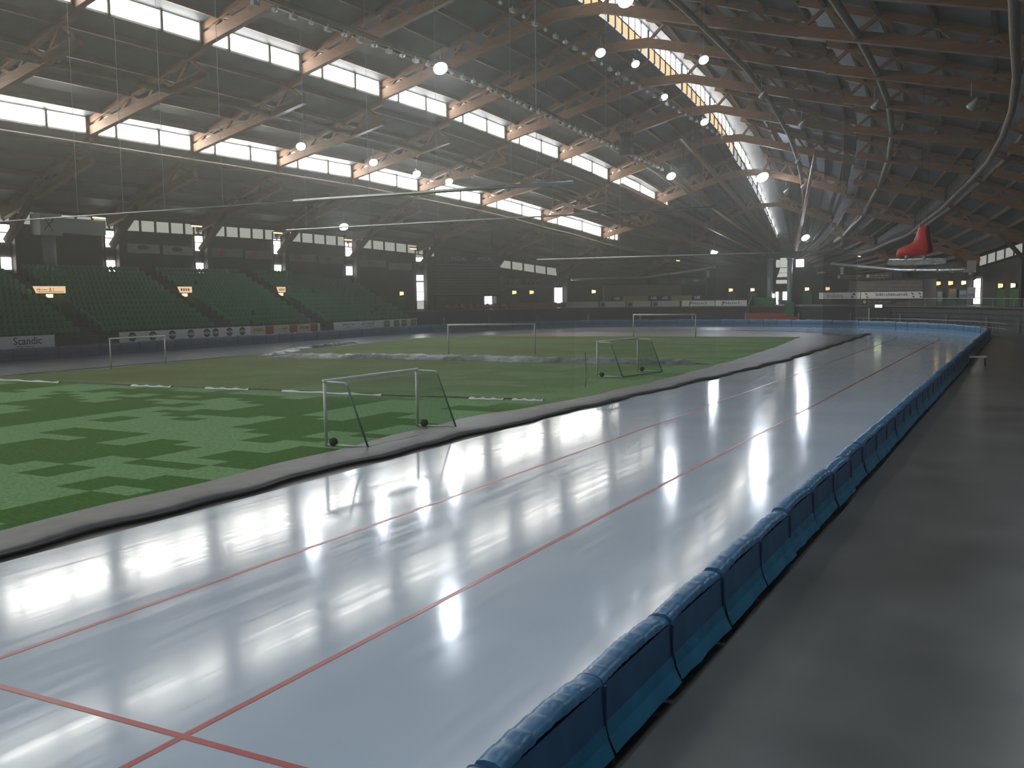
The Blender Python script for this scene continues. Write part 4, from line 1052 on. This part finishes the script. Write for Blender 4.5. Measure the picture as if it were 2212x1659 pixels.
for x, y in ((.15, -.2), (.5, .2)):
    b = MB(); b.tube([(x, y, 2.1), (x, y, 10.5)], .012, 5); b.build('hanger_wire', 'black', root)

# ------------------------------------------------------------------ floodlights and spotlights
def flood(x, y, z, lit=True, r=.42, tilt=(-.45, -.6), label='', cat='floodlight', group='', lm='lamp_white'):
    root = empty('floodlight', (x, y, z)); tag(root, label, cat, group)
    b = MB(); b.tube([(0, 0, .75), (0, 0, .45), (0, 0, .12), (0, 0, 0)], [.10, .16, r, r*1.08], 12); h = b.build('housing', 'steel_grey', root, True)
    b = MB(); b.tube([(0, 0, -.06), (0, 0, .02)], r*.98, 14); l = b.build('lens', lm if lit else 'grey_paint', root)
    b = MB(); b.tube([(0, 0, .7), (0, 0, 1.6)], .03, 5); b.build('rod', 'steel_grey', root)
    h.rotation_euler = l.rotation_euler = (tilt[0], tilt[1], 0)
    return root
for (x, y, z) in [(-61.0, 71.6, 18.7), (-61.0, 82.9, 18.5), (-60.7, 90.5, 18.1), (-60.2, 96.4, 17.8)]:
    flood(x, y, z, label='round lit floodlight hanging beside the lower daylight strip', group='floodlights by the lower strip')
flood(-69.4, 88.4, 12.55, r=.5, label='bright lit floodlight hanging low over the grandstand')
flood(-45.0, 71.0, 23.8, r=.6, label='bright lit floodlight at the end of the spotlight row')
for (x, y, z, r) in [(-37.4, 86.5, 27.9, .50), (-36.0, 92.0, 27.8, .42), (-36.8, 102.7, 26.5, .42), (-35.5, 113.2, 25.3, .5)]:
    flood(x+.5, y, z-.6, r=r, lm='lamp_dim', label='square-looking lit floodlight below the ridge skylight', group='floodlights below the ridge')
flood(-26.2, 84.4, 24.9, r=.45, lm='lamp_dim', label='lit floodlight on the truss right of the ridge')
flood(-26.6, 67.0, 25.6, r=.6, lm='lamp_half', label='bright lit floodlight at the top of the nearest ridge bay')
flood(-42.8, 123.9, 20.0, r=.6, label='bright lit floodlight left of the ridge over the far turf')
flood(-33.0, 133.0, 20.1, r=.85, label='brightest lit floodlight beside the far ridge skylight')
flood(-43.9, 147.5, 10.9, r=.6, label='low lit floodlight left of the bow columns')
flood(-30.0, 146.8, 12.5, r=.6, label='low lit floodlight right of the bow columns')
for (x, y, z) in [(-26.9, 129.7, 18.0), (-25.5, 119.5, 19.9), (-28.6, 127.5, 17.2), (-11.6, 82.0, 18.9), (-4.0, 70.0, 16.2), (-21.0, 100.0, 21.0), (-23.0, 92.0, 22.6)]:
    flood(x, y, z, False, .3, (.4, .6), 'unlit grey floodlight under the walkway side roof', 'floodlight', 'unlit floodlights')
for X, ys in ((1.5, (-12, -4, 12, 28, 44)), (-9.0, (-28, -12, 4, 20, 36)), (-26.0, (-36, -20, -4, 12, 26, 40)), (-46.0, (-28, -12, 4, 18, 30)), (-61.0, (-20, -4, 10, 20))):  # rows out of view, added to brighten near ice, turf and pads
    for y in ys:
        s_ = abs(X-XC)/dw(y); flood(X, y, zroof(s_, y)-4.2, r=.5, tilt=(0, 0), label='added floodlight out of view, brightening the near ice', group='added floodlights out of view', lm='lamp_fill')
# two rows of small spotlights on rails
def spot_row(p0, p1, n, label, group, nm):
    p0, p1 = Vector(p0), Vector(p1)
    b = MB(); b.tube([tuple(p0.lerp(p1, k/12)+Vector((0, 0, .452))) for k in range(13)], .025, 6); o = b.build('lighting_rail', 'wall_trim'); tag(o, nm, 'rail')
    hb = MB(); hb.tube([(0, -.20, .02), (0, .18, .10)], .15, 8); hme = hb.mesh('housing', 'white_paint', True)
    lb_ = MB(); lb_.tube([(0, -.24, .015), (0, -.22, .02)], .15, 8); lme_ = lb_.mesh('lens', 'banner_white')
    yb = MB(); yb.beam((0, 0, .1), (0, 0, .42), .07, .07); yme = yb.mesh('yoke', 'steel_grey')
    bb = MB(); bb.box(-.16, .16, -.3, .3, -.12, .16); bme = bb.mesh('ballast_box', 'grey_paint')
    for k in range(n):
        p = p0.lerp(p1, (k+.5)/n)
        if k % 2 == 0:
            r = empty('spotlight', p, random.uniform(-.5, .5)); tag(r, label, 'spotlight', group)
            link('housing', hme, r); link('lens', lme_, r); link('yoke', yme, r)
        else:
            r = empty('ballast_box', p, 0); tag(r, 'small grey ballast box hanging between '+group, 'box', 'ballast boxes between '+group)
            link('case', bme, r); link('yoke', yme, r)
spot_row((-46.9, 48.0, 24.3), (-46.4, 78.0, 24.3), 16, 'small pale spotlight in the row above the upper daylight strip, first stretch', 'the spotlight row above the upper strip', 'thin lighting rail above the upper daylight strip, first stretch')
spot_row((-46.4, 78.2, 24.3), (-43.3, 122.5, 20.6), 34, 'small pale spotlight in the row above the upper daylight strip, sloping stretch', 'the sloping spotlight row', 'thin lighting rail above the upper daylight strip, sloping stretch')
spot_row((-38.0, 68.0, 27.6), (-35.2, 122.5, 24.0), 30, 'small pale spotlight in the row below the ridge skylight', 'the ridge spotlight row', 'thin lighting rail below the ridge skylight')
# orange fluorescent tubes under the eaves
for k, (x, y, z) in enumerate([(-80.4, 64.4, 12.6), (-79.8, 76.3, 12.45), (-78.6, 87.7, 12.25), (-76.7, 98.5, 11.85), (-73.7, 108.6, 11.0), (-49.6, 147.0, 9.75), (-22.4, 147.0, 9.6)]):
    root = empty('tube_light', (x, y, z)); tag(root, 'short orange glowing tube light under the roof '+('above the grandstand' if k < 5 else ('left of the bow' if k == 5 else 'right of the bow')), 'lamp', 'orange tube lights')
    b = MB(); b.box(-.12, .12, -.75, .75, .0, .12); b.build('housing', 'wall_trim', root); b = MB(); b.tube([(0, -.7, -.05), (0, .7, -.05)], .09, 8); b.build('tube', 'lamp_tube', root)
# hanging loudspeaker clusters
for (x, y, z, s, lab) in [(-43.0, 108.5, 22.2, .9, 'black loudspeaker cluster hanging over the middle of turf'), (-41.0, 123.5, 20.6, .6, 'narrow black loudspeaker column hanging beside the far floodlight')]:
    root = empty('speaker_cluster', (x, y, z)); tag(root, lab, 'loudspeaker')
    for k in range(3):
        b = MB(); b.hexa([(-.8*s, -.5*s, -1.5*s+k*s), (.8*s, -.6*s, -1.5*s+k*s), (.8*s, .5*s, -1.5*s+k*s), (-.8*s, .5*s, -1.5*s+k*s), (-.8*s, -.6*s, -.6*s+k*s), (.8*s, -.7*s, -.6*s+k*s), (.8*s, .5*s, -.6*s+k*s), (-.8*s, .5*s, -.6*s+k*s)]); b.build('cabinet', 'black', root)
    b = MB(); b.beam((0, 0, 1.4*s), (0, 0, 3.4), .1, .1); b.build('hanger', 'black', root)
# small bench on the walkway
root = empty('walkway_bench', (-2.75, 61.5, .2)); tag(root, 'small wooden bench on the walkway close to the pads', 'bench')
b = MB(); b.box(-.45, .45, -.3, .3, .42, .5); b.build('seat', 'banner_cream', root)
for sx in (-.38, .38): b = MB(); b.box(sx-.04, sx+.04, -.25, .25, 0, .42); b.build('leg', 'black', root)

# ------------------------------------------------------------------ added thin haze imitating lens glare and window bloom
HAZE = 0.0014
m = bpy.data.materials.new('haze'); m.use_nodes = True; nt = m.node_tree; nt.nodes.clear()
vs = nt.nodes.new('ShaderNodeVolumeScatter'); vs.inputs['Color'].default_value = (.96, .95, .88, 1); vs.inputs['Density'].default_value = HAZE; vs.inputs['Anisotropy'].default_value = .72
mo = nt.nodes.new('ShaderNodeOutputMaterial'); nt.links.new(vs.outputs[0], mo.inputs['Volume']); M['haze'] = m
b = MB(); b.box(-90, 20, -62, 165, -2, 45); o = b.build('glare_haze', 'haze'); tag(o, 'thin added haze volume imitating lens glare', 'haze', None, 'stuff')
SC.cycles.volume_bounces = 0
